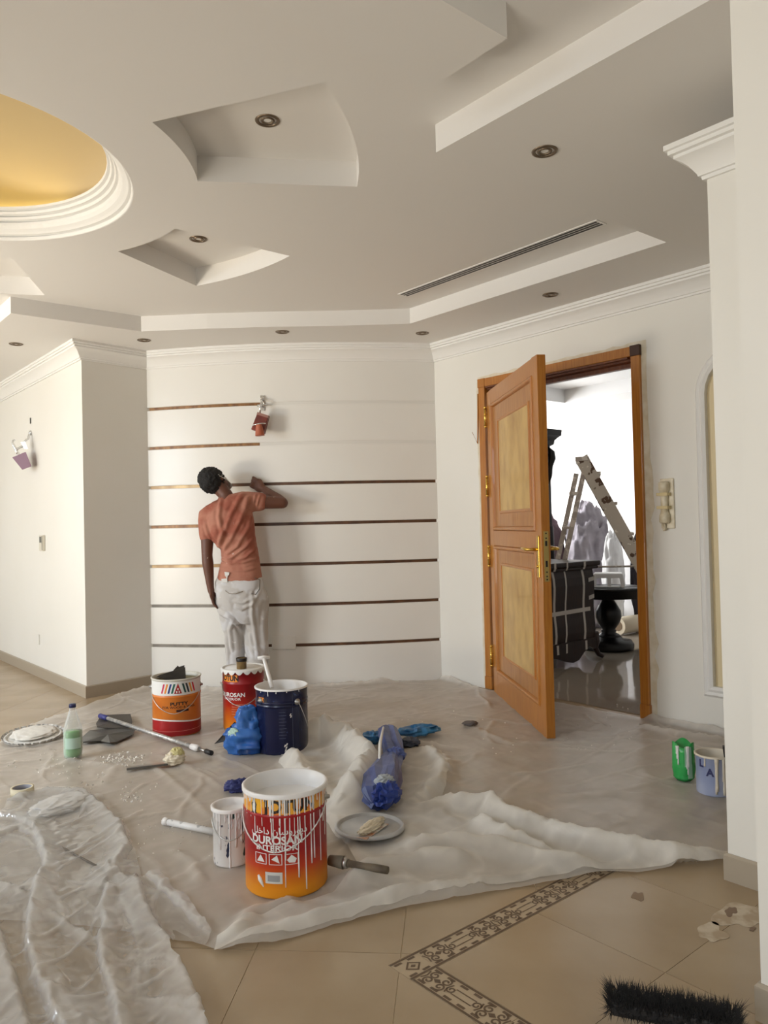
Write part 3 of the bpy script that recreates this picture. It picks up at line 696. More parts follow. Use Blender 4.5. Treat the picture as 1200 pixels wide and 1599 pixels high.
# blank hole above it, thermostat, socket plates
w1 = atx(48, 657, 2.02); o = MB().box(-0.004, 0.001, -0.014, 0.014, -0.026, 0.026).build('cable_outlet', mat('dark_slot', srgb(70, 68, 62), 0.7), loc=w1); tag(o, 'small dark cable slot in the left wall above the sconce', 'cable outlet')
w1 = atx(68, 848, 2.02); th = empty('thermostat', w1); tag(th, 'beige thermostat with a dark screen on the left wall', 'thermostat')
MB().box(-0.022, 0.0, -0.052, 0.052, -0.068, 0.068).build('body', mat('thermostat_beige', srgb(214, 208, 192), 0.5), th, bevel=0.004)
MB().box(-0.0235, -0.0215, -0.012, 0.040, 0.004, 0.056).build('screen', mat('grey_screen', srgb(92, 92, 84), 0.3), th)
MB().box(-0.0265, -0.0215, -0.046, -0.030, -0.060, 0.060).build('side_grip', mat('thermostat_dark_beige', srgb(176, 170, 156), 0.5), th)  # raised strip along one side, in a darker beige than the body
w1 = atx(60, 998, 2.02); o = MB().box(-0.010, 0.0, -0.045, 0.045, -0.045, 0.045).build('wall_socket', WHITE, loc=w1, bevel=0.004); tag(o, 'white square socket plate low on the left wall', 'socket')
t3 = bow_t(440); c3 = bow(t3, 0.0); n3 = bow_n(t3); z3 = atd(440, 1003, dw).z
o = MB().box(-0.095, 0.095, -0.002, 0.010, -0.052, 0.052).build('socket_cover', CREAMW, loc=(c3.x, c3.y, z3), rot=(0, 0, math.atan2(n3.y, n3.x)-PI/2), bevel=0.003); tag(o, 'blank cream cover plate across the lowest groove of the bowed wall', 'socket cover')
# handset of the door phone
w4 = atx(1043, 787, XD); ph = empty('door_phone', w4); tag(ph, 'cream door phone handset on the wall right of the door', 'intercom')
CRM = mat('cream_plastic', srgb(232, 222, 198), 0.4, col2=srgb(206, 192, 160), scale=18)
MB().box(-0.012, 0.0, -0.048, 0.040, -0.150, 0.155).build('base_plate', CRM, ph, bevel=0.005)
mb = MB()
prof = [(0.135, 0.024, 0.050), (0.128, 0.030, 0.055), (0.085, 0.030, 0.054), (0.070, 0.023, 0.046), (0.03, 0.020, 0.044), (-0.02, 0.019, 0.044), (-0.05, 0.021, 0.045), (-0.068, 0.029, 0.052), (-0.108, 0.030, 0.054), (-0.118, 0.022, 0.048)]
mb.loft([[(-0.012, -w+0.006, z), (-d*0.6, -w*1.05+0.006, z), (-d, -w*0.7+0.006, z), (-d, w*0.7+0.006, z), (-d*0.6, w*1.05+0.006, z), (-0.012, w+0.006, z)] for z, w, d in prof]); mb.build('handset', CRM, ph)
mb = MB(); mb.tube([(-0.02+0.006*math.cos(i*1.4), 0.012+0.010*math.sin(i*1.4), -0.115-0.0016*i) for i in range(30)], 0.004, 6); mb.build('coiled_cord', CRM, ph)
for z in (0.05, -0.03): MB().box(-0.058, -0.0, -0.032, 0.040, z, z+0.018).build('masking_tape', mat('masking_tape', srgb(214, 196, 150), 0.7), ph)
# ================================================================== protective plastic sheeting
F_MAIN = film('dusty_polythene', (0.94, 0.90, 0.84, 1), opacity=0.30, edge=0.28, rough=0.30, gloss=0.08, noise=5.0, fold=0.35)
F_MILK = film('milky_polythene', (0.93, 0.90, 0.84, 1), opacity=0.50, edge=0.38, rough=0.32, gloss=0.07, noise=9.0, trans=0.40, fold=0.40)
F_CLEAR = film('clear_polythene', (0.86, 0.86, 0.85, 1), opacity=0.06, edge=0.26, rough=0.15, gloss=0.12, noise=7.0, var=0.14, trans=0.3, fold=0.40)
F_FAR = film('smooth_polythene', (0.72, 0.66, 0.58, 1), opacity=0.30, edge=0.08, rough=0.07, gloss=0.16, noise=2.0)
def fxy(pts): return [tuple(atz(u, v, 0)[:2]) for u, v in pts]
def near_on(poly, x, y):
    best = (1e9, x, y); n = len(poly)
    for i in range(n):
        ax, ay = poly[i]; bx, by = poly[(i+1) % n]; dx, dy = bx-ax, by-ay; l2 = dx*dx+dy*dy+1e-12
        t = min(1, max(0, ((x-ax)*dx+(y-ay)*dy)/l2)); qx, qy = ax+t*dx, ay+t*dy; d = math.hypot(x-qx, y-qy)
        if d < best[0]: best = (d, qx, qy)
    return best[1], best[2]
def densify(poly, step=0.08, amp=0.012, seed=1):
    rr = random.Random(seed); out = []
    for i in range(len(poly)):
        a, b = poly[i], poly[(i+1) % len(poly)]; n = max(1, int(math.hypot(b[0]-a[0], b[1]-a[1])/step))
        for k in range(n):
            t = k/n; out.append((a[0]+(b[0]-a[0])*t+rr.uniform(-amp, amp), a[1]+(b[1]-a[1])*t+rr.uniform(-amp, amp)))
    return out
def sheet(name, poly, res, hfun, m, parent=None, layers=None):
    xs = [p[0] for p in poly]; ys = [p[1] for p in poly]
    nx = int((max(xs)-min(xs))/res)+2; ny = int((max(ys)-min(ys))/res)+2
    gx = min(xs)+res*np.arange(nx); gy = min(ys)+res*np.arange(ny); X_, Y_ = np.meshgrid(gx, gy, indexing='ij')
    ci = in_poly(X_[:-1, :-1]+res/2, Y_[:-1, :-1]+res/2, poly)
    idx = np.arange(nx*ny).reshape(nx, ny)
    q = np.stack([idx[:-1, :-1], idx[1:, :-1], idx[1:, 1:], idx[:-1, 1:]], -1)[ci]
    cnt = np.bincount(q.ravel(), minlength=nx*ny); used = np.where(cnt > 0)[0]; remap = -np.ones(nx*ny, int); remap[used] = np.arange(len(used))
    x = X_.ravel()[used].copy(); y = Y_.ravel()[used].copy()
    for k in np.where(cnt[used] < 4)[0]: x[k], y[k] = near_on(poly, x[k], y[k])
    z, dx, dy = hfun(x, y)
    v = np.stack([x+dx, y+dy, z], 1)
    me = bpy.data.meshes.new(name); me.from_pydata(v.tolist(), [], remap[q].tolist()); me.polygons.foreach_set('use_smooth', [True]*len(q)); me.materials.append(m); me.update()
    if layers is not None:
        at_ = me.attributes.new('layers', 'FLOAT', 'POINT'); at_.data.foreach_set('value', np.clip(layers(x, y), 0, 1).astype(np.float32))
    o = bpy.data.objects.new(name, me); COL.objects.link(o)
    if parent: o.parent = parent
    return o
def rnd_creases(seed, n, box, lmin, lmax):
    rr = random.Random(seed); out = []
    for _ in range(n):
        x, y = rr.uniform(box[0], box[1]), rr.uniform(box[2], box[3]); a = rr.uniform(0, PI); l = rr.uniform(lmin, lmax); pts = [(x, y)]
        for k in range(4):
            a += rr.uniform(-0.35, 0.35); x += l/4*math.cos(a); y += l/4*math.sin(a); pts.append((x, y))
        out.append((pts, rr.uniform(0.007, 0.016), rr.uniform(0.003, 0.010)))
    return out
def bumps(x, y, ridges):
    z = np.zeros_like(x)
    for pts, w, a in ridges:
        bx0, bx1 = min(p[0] for p in pts)-4*w, max(p[0] for p in pts)+4*w; by0, by1 = min(p[1] for p in pts)-4*w, max(p[1] for p in pts)+4*w
        m_ = (x > bx0) & (x < bx1) & (y > by0) & (y < by1)
        if not m_.any(): continue
        d, t = seg_dist(x[m_], y[m_], pts)
        z[m_] = np.maximum(z[m_], a*np.exp(-(d/w)**2*1.2)*np.clip(8*np.minimum(t, 1-t)+0.12, 0, 1))
    return z
# ---- the main sheet
P_MAIN = [(-90, 1215), (-20, 1170), (60, 1128), (120, 1108), (150, 1097), (238, 1077), (330, 1079), (440, 1076), (560, 1070), (685, 1058), (752, 1078), (800, 1084), (870, 1098), (1000, 1122), (1030, 1126), (1140, 1151),
          (1215, 1180), (1215, 1300), (1142, 1338), (1050, 1360), (940, 1368), (860, 1381), (760, 1397), (680, 1410), (600, 1427), (520, 1450), (430, 1475), (345, 1493), (300, 1474), (220, 1462), (80, 1440), (-90, 1440)]
poly_main = [(x, y) for x, y in densify(fxy(P_MAIN), 0.10, 0.006)]
poly_main = [(min(x, XD-0.012) if y < 4.5 else x, y) for x, y in poly_main]
def off_bow(x, y):
    d = Vector((x, y, 0))-_cen; r = d.length
    if r < _Rw+0.012 and d.dot(_nrm) > 0:
        d = d*((_Rw+0.012)/r); return (_cen.x+d.x, _cen.y+d.y)
    return (x, y)
poly_main = [off_bow(x, y) if y > 4.4 and x > 2.5 else (x, y) for x, y in poly_main]
BIG = [([(650, 1272), (700, 1262), (760, 1268), (800, 1288), (880, 1312), (960, 1332), (1060, 1348), (1140, 1343)], 0.055, 0.065),
       ([(630, 1335), (700, 1328), (780, 1338), (850, 1352), (940, 1362)], 0.05, 0.045),
       ([(745, 1285), (800, 1325), (870, 1345)], 0.04, 0.05),
       ([(448, 1172), (500, 1158), (545, 1166), (575, 1205), (555, 1250), (530, 1285)], 0.075, 0.115),
       ([(455, 1185), (475, 1225), (510, 1262)], 0.06, 0.07),
       ([(640, 1265), (690, 1235), (695, 1195), (660, 1172)], 0.06, 0.045),
       ([(345, 1490), (430, 1462), (520, 1436), (600, 1415), (700, 1398), (800, 1380)], 0.035, 0.028),
       ([(520, 1390), (580, 1365), (660, 1350), (740, 1352)], 0.05, 0.035),
       ([(350, 1480), (400, 1430), (470, 1408)], 0.04, 0.03),
       ([(60, 1215), (110, 1190), (180, 1200), (160, 1230)], 0.03, 0.012), ([(230, 1190), (290, 1240), (330, 1280)], 0.02, 0.010),
       ([(250, 1180), (320, 1215), (350, 1235)], 0.02, 0.010), ([(265, 1330), (300, 1350), (315, 1385)], 0.025, 0.014), ([(590, 1180), (640, 1160), (720, 1175)], 0.03, 0.02),
       ([(720, 1130), (800, 1165), (930, 1160)], 0.03, 0.012), ([(1000, 1135), (1060, 1150), (1140, 1160)], 0.03, 0.03), ([(860, 1250), (960, 1240), (1100, 1262)], 0.04, 0.010)]
BIGW = [(fxy(p), w, a) for p, w, a in BIG]
CRS = rnd_creases(4, 140, (-0.2, 4.2, 1.6, 6.0), 0.2, 0.9)
WEDGE = [(fxy(p), w, a) for p, w, a in [([(140, 1098), (238, 1078), (330, 1080), (440, 1077), (560, 1071), (685, 1059), (755, 1079)], 0.030, 0.030), ([(1005, 1125), (1060, 1134), (1150, 1154)], 0.03, 0.035)]]
def h_main(x, y):
    b = bumps(x, y, BIGW); c = bumps(x, y, CRS); e = bumps(x, y, WEDGE)
    wx, wy = x+0.06*(fbm(x*6, y*6, 1.3)-0.5), y+0.06*(fbm(x*6, y*6, 8.1)-0.5)
    cr = ridged(wx*11, wy*11, 0.5, 3); cr2 = ridged(wx*4.5, wy*4.5, 3.5, 2)
    z = 0.004+0.009*np.clip(cr2-0.55, 0, 1)*2+c+b*(0.55+0.9*(cr-0.35))+0.006*np.clip(cr-0.6, 0, 1)+e*(0.4+cr)
    amp = np.clip(b/0.05, 0, 1)*0.03
    return np.maximum(z, 0.003), amp*(fbm(x*14, y*14, 4.4)-0.5), amp*(fbm(x*14, y*14, 7.7)-0.5)
P_B = [(436, 1196), (446, 1160), (480, 1155), (530, 1150), (585, 1160), (600, 1195), (640, 1160), (690, 1185), (702, 1215), (690, 1255), (760, 1250), (815, 1275), (880, 1300), (960, 1325), (1060, 1340), (1138, 1335), (1140, 1352),
       (1040, 1358), (940, 1364), (860, 1372), (770, 1388), (640, 1412), (520, 1446), (330, 1492), (345, 1468), (420, 1430), (520, 1398), (560, 1360), (545, 1330), (520, 1300), (480, 1250), (455, 1215)]
poly_b = densify(fxy(P_B), 0.06, 0.008, 3)
def h_under(x, y):                              # the main sheet lies flat where the bunched one covers it
    z, dx, dy = h_main(x, y); ins = in_poly(x, y, poly_b); d, _ = seg_dist(x, y, poly_b+poly_b[:1]); k = np.where(ins, np.clip((d-0.01)/0.03, 0, 1), 0)
    return z*(1-k)+0.003*k, dx*(1-k), dy*(1-k)
ms = sheet('plastic_sheet', poly_main, 0.0125, h_under, F_MAIN, layers=lambda x, y: bumps(x, y, CRS)/0.028+bumps(x, y, BIGW)/0.05+bumps(x, y, WEDGE)/0.03)
tag(ms, 'large dusty translucent plastic sheet covering the floor below the bowed wall', 'plastic sheet')
# ---- bunched second sheet lying on it, along the front
def h_b(x, y):
    b = bumps(x, y, BIGW); d = np.full_like(x, 1e9)
    wx, wy = x+0.08*(fbm(x*5, y*5, 2.3)-0.5), y+0.08*(fbm(x*5, y*5, 6.1)-0.5)
    cr = ridged(wx*5.5, wy*5.5, 1.5, 2); cr2 = ridged(wx*3.2+2, wy*3.2, 5.5, 2)
    z = 0.010+b*(0.7+0.8*(cr-0.4))+0.045*np.clip(cr2-0.5, 0, 1)+0.012*np.clip(cr-0.5, 0, 1)
    base, _, _ = h_main(x, y)
    dd, _ = seg_dist(x, y, poly_b+poly_b[:1]); k = np.clip(dd/0.03, 0, 1)
    amp = 0.06*np.clip(b/0.05, 0, 1)*k
    return np.maximum(base+0.003, base*(1-k)+k*np.maximum(z, base+0.004)), amp*(fbm(x*8, y*8, 1.4)-0.5), amp*(fbm(x*8, y*8, 9.7)-0.5)
bs = sheet('bunched_plastic_sheet', poly_b, 0.0105, h_b, F_MILK, layers=lambda x, y: bumps(x, y, BIGW)/0.06+1.6*np.clip(ridged(x*7, y*7, 2.2, 2)-0.62, 0, 1))
tag(bs, 'milky plastic sheet bunched into folds behind and right of the paint-dripped bucket', 'plastic sheet')
# ---- clear glossy sheet in the left foreground
def c3(p): return [(x/3, 1200+y/3) for x, y in p]
CL_R = [([(0, 240), (80, 250), (160, 300), (200, 400), (220, 480), (170, 560), (140, 700), (135, 850), (170, 1000), (230, 1130), (270, 1197), (300, 1260)], 0.030, 0.060),
        ([(100, 150), (220, 120), (400, 130), (480, 200), (560, 280), (600, 400), (540, 500), (500, 560)], 0.035, 0.055),
        ([(500, 480), (510, 560), (470, 680), (490, 750), (465, 820), (480, 950), (530, 1100), (550, 1197), (560, 1270)], 0.026, 0.050),
        ([(650, 560), (680, 680), (740, 780), (820, 880), (860, 1000), (920, 1120), (945, 1197), (980, 1280)], 0.034, 0.060),
        ([(690, 520), (760, 590), (860, 680), (940, 770)], 0.028, 0.040), ([(0, 800), (40, 950), (80, 1080), (110, 1197), (130, 1270)], 0.030, 0.050),
        ([(780, 540), (900, 570), (1010, 600), (1120, 640)], 0.022, 0.020), ([(540, 500), (600, 560), (650, 570)], 0.03, 0.04),
        ([(0, 330), (90, 300), (170, 330)], 0.03, 0.04), ([(20, 560), (90, 590), (160, 545)], 0.03, 0.03), ([(560, 640), (620, 760), (650, 900), (640, 1080)], 0.02, 0.018),
        ([(250, 700), (330, 760), (420, 800)], 0.02, 0.014), ([(640, 930), (780, 930), (830, 1000)], 0.02, 0.018), ([(780, 1130), (850, 1150), (930, 1180)], 0.03, 0.03), ([(300, 1130), (360, 1180), (400, 1250)], 0.03, 0.02)]
CLW = [(fxy(c3(p)), w*0.80, a*0.50) for p, w, a in CL_R]
CLB = [(fxy(c3(p)), w*1.25, 1.0) for p, w, a in CL_R]
CLC = rnd_creases(9, 150, (0.1, 1.6, 0.9, 4.0), 0.08, 0.5)
def laps(x, y, ridges, soft, crisp):
    """folds of film laid over to one side: a crisp crest on one flank, a long slack slope on the other"""
    out = np.zeros_like(x)
    for q, (pts, w, a) in enumerate(ridges):
        best = np.full(x.shape, 1e9); sg = np.zeros(x.shape)
        for p0, p1 in zip(pts[:-1], pts[1:]):
            dx, dy = p1[0]-p0[0], p1[1]-p0[1]; t = np.clip(((x-p0[0])*dx+(y-p0[1])*dy)/(dx*dx+dy*dy+1e-12), 0, 1)
            ex, ey = x-p0[0]-t*dx, y-p0[1]-t*dy; d = np.hypot(ex, ey); m_ = d < best
            best = np.where(m_, d, best); sg = np.where(m_, np.sign(dx*ey-dy*ex), sg)
        side = 1 if q % 2 == 0 else -1; k = np.where(sg*side > 0, w*soft, w*crisp)
        out = np.maximum(out, a*np.exp(-(best/k)**1.4)*(0.6+0.8*fbm(x*11+q, y*11, 0.7*q, 2)))
    return out
poly_c = densify(fxy([(-70, 1275), (0, 1272), (20, 1248), (60, 1234), (110, 1232), (160, 1246), (195, 1285), (218, 1350), (222, 1375), (245, 1366), (300, 1420), (330, 1462), (322, 1480), (268, 1455), (270, 1500), (300, 1560), (345, 1660), (-70, 1660)]), 0.05, 0.008, 8)
def h_c(x, y):
    b = laps(x, y, CLW, 2.4, 0.35); c = bumps(x, y, CLC)*0.8
    wx, wy = x+0.05*(fbm(x*8, y*8, 2.3)-0.5), y+0.05*(fbm(x*8, y*8, 6.1)-0.5)
    cr = ridged(wx*13, wy*13, 4.5, 4)
    base, _, _ = h_main(x, y)
    z = 0.010+b*(0.75+0.4*cr)+c*1.0+0.016*np.clip(cr-0.55, 0, 1)
    amp = np.clip(b/0.03, 0, 1)*0.02
    return np.maximum(base+0.004, z), amp*(fbm(x*16, y*16, 4.4)-0.5), amp*(fbm(x*16, y*16, 7.7)-0.5)
cs = sheet('clear_plastic_sheet', poly_c, 0.008, h_c, F_CLEAR, layers=lambda x, y: laps(x, y, CLB, 1.7, 0.22)*0.9+0.8*bumps(x, y, CLC)/0.012+1.6*np.clip(fbm(x*4, y*4, 3.3)-0.48, 0, 1))
tag(cs, 'clear glossy plastic sheet with long folds in the left foreground', 'plastic sheet')
# ---- smooth sheet on the floor of the far room
def h_far(x, y): return 0.003+0.004*fbm(x*1.5, y*1.5, 1)+0.003*np.clip(ridged(x*2, y*2, 2.0, 2)-0.6, 0, 1), 0*x, 0*y
fs = sheet('floor_film', [(4.42, 2.74), (4.42, 3.9), (4.62, 3.95), (4.62, 7.5), (7.9, 7.5), (7.9, 1.0), (4.62, 1.0), (4.62, 2.72)], 0.04, h_far, F_FAR)
tag(fs, 'smooth shiny plastic film on the floor of the room beyond the door', 'plastic sheet')
# ---- plaster dust and crumbs: countless
rr = random.Random(12); mb = MB()
def crumb(u, v, s):
    p = atz(u, v, 0); zb = float(h_main(np.array([p.x]), np.array([p.y]))[0][0])
    M_ = Matrix.Translation((p.x, p.y, zb+s*0.3)) @ Euler((rr.uniform(0, 6), rr.uniform(0, 6), rr.uniform(0, 6))).to_matrix().to_4x4()
    mb.add([M_ @ Vector((s*a*rr.uniform(0.6, 1.2), s*b*rr.uniform(0.6, 1.2), s*c*rr.uniform(0.3, 0.6))) for a, b, c in ((1,0,0),(-1,0,0),(0,1,0),(0,-1,0),(0,0,1),(0,0,-1))], [(0,2,4),(2,1,4),(1,3,4),(3,0,4),(2,0,5),(1,2,5),(3,1,5),(0,3,5)])
for _ in range(110):
    u, v = rr.gauss(190, 15), rr.gauss(1187, 5); crumb(u, v, rr.uniform(0.003, 0.010))
for _ in range(80): crumb(rr.gauss(130, 60), rr.gauss(1200, 16), rr.uniform(0.003, 0.009))
for _ in range(26): crumb(rr.gauss(205, 12), rr.gauss(1247, 4), rr.uniform(0.003, 0.009))
for _ in range(40): crumb(rr.gauss(265, 50), rr.gauss(1300, 22), rr.uniform(0.003, 0.007))
for _ in range(50): crumb(rr.uniform(600, 1000), rr.uniform(1100, 1180), rr.uniform(0.003, 0.008))
o = mb.build('plaster_crumbs', mat('plaster_white', (0.78, 0.75, 0.69, 1), 0.8), fix=False); tag(o, 'scattered white plaster crumbs on the plastic sheet', 'plaster crumbs', kind='stuff')
# ================================================================== buckets, cans and their print
def row_z(c, v):                             # height on the vertical line through c that is seen at picture row v
    lo, hi = -0.5, 3.0
    for _ in range(50):
        m_ = (lo+hi)/2; d = Vector((c[0], c[1], m_-CAMH)); vv = CY+FPX*d.dot(Vector(DOWN))/d.dot(Vector(FWD))
        if vv > v: lo = m_
        else: hi = m_
    return (lo+hi)/2
def place(u, vb, wpx, zfloor=0.006):
    p = atz(u, vb, zfloor); d = (p-Vector((0, 0, CAMH))).dot(Vector(FWD)); r = wpx/FPX*d/2
    k = Vector((p.x, p.y, 0)).normalized(); r = wpx/FPX*(d+r)/2
    c = p+k*r; return Vector((c.x, c.y, zfloor)), r
def facing(c): return math.atan2(-c[1], -c[0])
def text_mesh(body, size, bold=0.0, align='CENTER', space=1.0):
    cu = bpy.data.curves.new('t', 'FONT'); cu.body = body; cu.size = size; cu.align_x = align; cu.align_y = 'CENTER'; cu.space_character = space
    if bold: cu.offset = bold
    cu.resolution_u = 3
    o = bpy.data.objects.new('t', cu); COL.objects.link(o); dg = bpy.context.evaluated_depsgraph_get(); dg.update()
    me = bpy.data.meshes.new_from_object(o.evaluated_get(dg)); bpy.data.objects.remove(o); return me
def wrap_text(body, size, r, ang, z, m, parent, bold=0.0, name='lettering', lift=0.0008, sx=1.0, tilt=0.0):
    me = text_mesh(body, size, bold); bm_ = bmesh.new(); bm_.from_mesh(me); bmesh.ops.triangulate(bm_, faces=bm_.faces)
    long = [e for e in bm_.edges if e.calc_length() > r*0.14]
    if long: bmesh.ops.subdivide_edges(bm_, edges=long, cuts=2)
    for v in bm_.verts:
        a = ang+v.co.x*sx/r; zz_ = z+v.co.y+tilt*v.co.x; rr_ = (r(zz_) if callable(r) else r)+lift
        v.co = (rr_*math.cos(a), rr_*math.sin(a), zz_)
    bm_.to_mesh(me); bm_.free(); me.materials.clear(); me.materials.append(m)
    o = bpy.data.objects.new(name, me); COL.objects.link(o); o.parent = parent; return o
def patch(mb, r, a0, a1, z0, z1, n=10, lift=0.0006, skew=0.0):
    """patch of the cylinder; skew shifts its top edge by an angle"""
    A = [a0+(a1-a0)*i/n for i in range(n+1)]
    return mb.add([((r+lift)*math.cos(a), (r+lift)*math.sin(a), z0) for a in A]+[((r+lift)*math.cos(a+skew), (r+lift)*math.sin(a+skew), z1) for a in A], [(i, i+1, n+2+i, n+1+i) for i in range(n)], True)
def band(mb, r, f0, f1, lift=0.0004, n=72):
    A = [2*PI*i/n for i in range(n+1)]
    return mb.add([((r+lift)*math.cos(a), (r+lift)*math.sin(a), f0(a)) for a in A]+[((r+lift)*math.cos(a), (r+lift)*math.sin(a), f1(a)) for a in A], [(i, i+1, n+2+i, n+1+i) for i in range(n)], True)
def shell(r, H, beads=(0.92,), n=56, wall=0.003, floor_z=0.004):
    p = [(0.0, 0.0), (r*0.97, 0.0), (r*0.985, 0.003), (r, 0.006)]
    for b in beads: p += [(r, b*H-0.008), (r+0.0035, b*H-0.003), (r+0.0035, b*H+0.001), (r, b*H+0.006)]
    p += [(r, H-0.008), (r+0.005, H-0.006), (r+0.006, H-0.001), (r+0.003, H+0.002), (r-wall, H), (r-wall, floor_z+0.004), (0.0, floor_z)]
    return MB().lathe(p, n, cap=False)
def bail(r, ze, drop, a_c, rad=0.0022, spread=PI/2, out=1.035):
    pts = []
    for i in range(25):
        t = -1+2*i/24; pts.append((out*r*math.cos(a_c+spread*t), out*r*math.sin(a_c+spread*t), ze-drop*(1-abs(t)**1.6)))
    return MB().tube(pts, rad, 6)
def ears(r, ze, a_c, spread=PI/2):
    mb = MB()
    for s_ in (-1, 1):
        a = a_c+s_*spread
        mb.lathe([(0.016, -0.002), (0.016, 0.004), (0.009, 0.006), (0.006, 0.016), (0.0, 0.017)], 14, M_=Matrix.Translation((r*math.cos(a), r*math.sin(a), ze)) @ Matrix.Rotation(a, 4, 'Z') @ Matrix.Rotation(PI/2, 4, 'Y'))
    return mb
def ear_parts(r, ze, a_c, m, parent, spread=PI/2):
    for s_ in (-1, 1):
        a = a_c+s_*spread; mb = MB()
        mb.lathe([(0.016, -0.002), (0.016, 0.004), (0.009, 0.006), (0.006, 0.016), (0.0, 0.017)], 14, M_=Matrix.Translation((r*math.cos(a), r*math.sin(a), ze)) @ Matrix.Rotation(a, 4, 'Z') @ Matrix.Rotation(PI/2, 4, 'Y'))
        mb.build('handle_ear', m, parent)
WPAINT = mat('white_wet_paint', (0.82, 0.80, 0.78, 1), 0.35); PWHITE = mat('print_white', (0.80, 0.79, 0.76, 1), 0.45)
PRED = mat('print_red', srgb(168, 22, 26), 0.35, col2=srgb(150, 16, 22), scale=4); PBLK = mat('print_black', srgb(26, 22, 22), 0.45)
PYEL = mat('print_yellow', srgb(240, 176, 40), 0.4); PORG = mat('print_orange', srgb(236, 140, 40), 0.4)
WIRE = mat('bail_wire', (0.62, 0.62, 0.60, 1), 0.3, 0.9)
def gradz(name, stops, H, rough=0.38):
    """printed label whose colour runs with height"""
    m = mat(name, (1, 1, 1, 1), rough); nt = m.node_tree; N = nt.nodes; L = nt.links
    tc = N.new('ShaderNodeTexCoord'); sx = N.new('ShaderNodeSeparateXYZ'); L.new(tc.outputs['Object'], sx.inputs[0])
    dv = N.new('ShaderNodeMath'); dv.operation = 'DIVIDE'; dv.inputs[1].default_value = H; L.new(sx.outputs['Z'], dv.inputs[0])
    r = N.new('ShaderNodeValToRGB'); e = r.color_ramp.elements
    e[0].position, e[0].color = stops[0]; e[1].position, e[1].color = stops[-1]
    for p, c in stops[1:-1]:
        q = e.new(p); q.color = c
    L.new(dv.outputs[0], r.inputs['Fac']); L.new(r.outputs['Color'], N['Principled BSDF'].inputs['Base Color']); return m
def drips(r, H, specs, rad=(0.0018, 0.0034), seed=1, z_top=None):
    rr_ = random.Random(seed); mb = MB()
    for a, l in specs:
        zt = (z_top if z_top else H); q = rr_.uniform(*rad); n = 7; wob = rr_.uniform(-0.02, 0.02)
        pts = [((r+0.0006)*math.cos(a+wob*k/n), (r+0.0006)*math.sin(a+wob*k/n), zt-l*k/n) for k in range(n+1)]
        mb.tube(pts, [q*1.5, q*1.2]+[q*rr_.uniform(0.75, 1.0) for _ in range(n-3)]+[q*1.15, q*1.1], 6)
    return mb
SHEETZ = 0.008

# ---- 1: the dripping red bucket in front
c, r = place(449, 1405, 127, SHEETZ); H = row_z(c, 1221)-SHEETZ; a = facing(c)
b1 = empty('paint_bucket', c); tag(b1, 'red and orange paint bucket streaked with white drips, nearest bucket in front', 'bucket')
G1 = gradz('red_to_yellow_label', [(0.0, srgb(244, 160, 30)), (0.10, srgb(242, 152, 28)), (0.30, srgb(206, 66, 26)), (0.46, srgb(166, 22, 26)), (1.0, srgb(158, 18, 26))], H)
shell(r, H, (0.80,)).build('body', G1, b1)
band(MB(), r, lambda t: H*0.815, lambda t: H*0.965, 0.0006).build('logo_band', mat('band_yellow', srgb(238, 170, 60), 0.4, col2=srgb(222, 120, 40), scale=14, lo=0.48, hi=0.55), b1)
wrap_text('JOTUN', 0.058, r, a+0.12, H*0.885, PBLK, b1, 0.002, sx=1.0)
mb = MB(); patch(mb, r, a-0.95, a-0.60, H*0.825, H*0.955, lift=0.001); mb.build('logo_field', PYEL, b1)
def penguin(parent, r_, ac, zc, s, m1, m2):
    """the maker's mark: dark upright figure with a pale front"""
    for pts, m_, lf in (([(0, 1.0), (0.22, 0.9), (0.26, 0.62), (0.5, 0.2), (0.42, -0.1), (0.36, -0.7), (0.5, -0.95), (-0.5, -0.95), (-0.36, -0.7), (-0.42, -0.1), (-0.5, 0.2), (-0.26, 0.62), (-0.22, 0.9)], m1, 0.0013), ([(0, 0.5), (0.22, 0.2), (0.25, -0.4), (0.1, -0.8), (-0.1, -0.8), (-0.25, -0.4), (-0.22, 0.2)], m2, 0.0018)):
        q = [((r_+lf)*math.cos(ac+p[0]*s/r_), (r_+lf)*math.sin(ac+p[0]*s/r_), zc+p[1]*s) for p in pts]
        MB().add(q, [tuple(range(len(q)))]).build('logo_mark', m_, parent, fix=False)
penguin(b1, r, a-0.82, H*0.885, 0.026, PBLK, PWHITE)
wrap_text('DUROSAN', 0.037, r, a-0.25, H*0.565, PWHITE, b1, 0.0012, sx=1.05)
wrap_text('INTERIOR', 0.026, r, a-0.25, H*0.492, PWHITE, b1, 0.0006, sx=1.30)
wrap_text('\uFEF2\uFEE0\uFEA7\uFE8D\uFEA9 \uFEE5\uFE8E\uFEB3\uFEED\uFEAD\uFEEE\uFEF3\uFEA9', 0.032, r, a-0.20, H*0.655, PWHITE, b1, 0.0004)
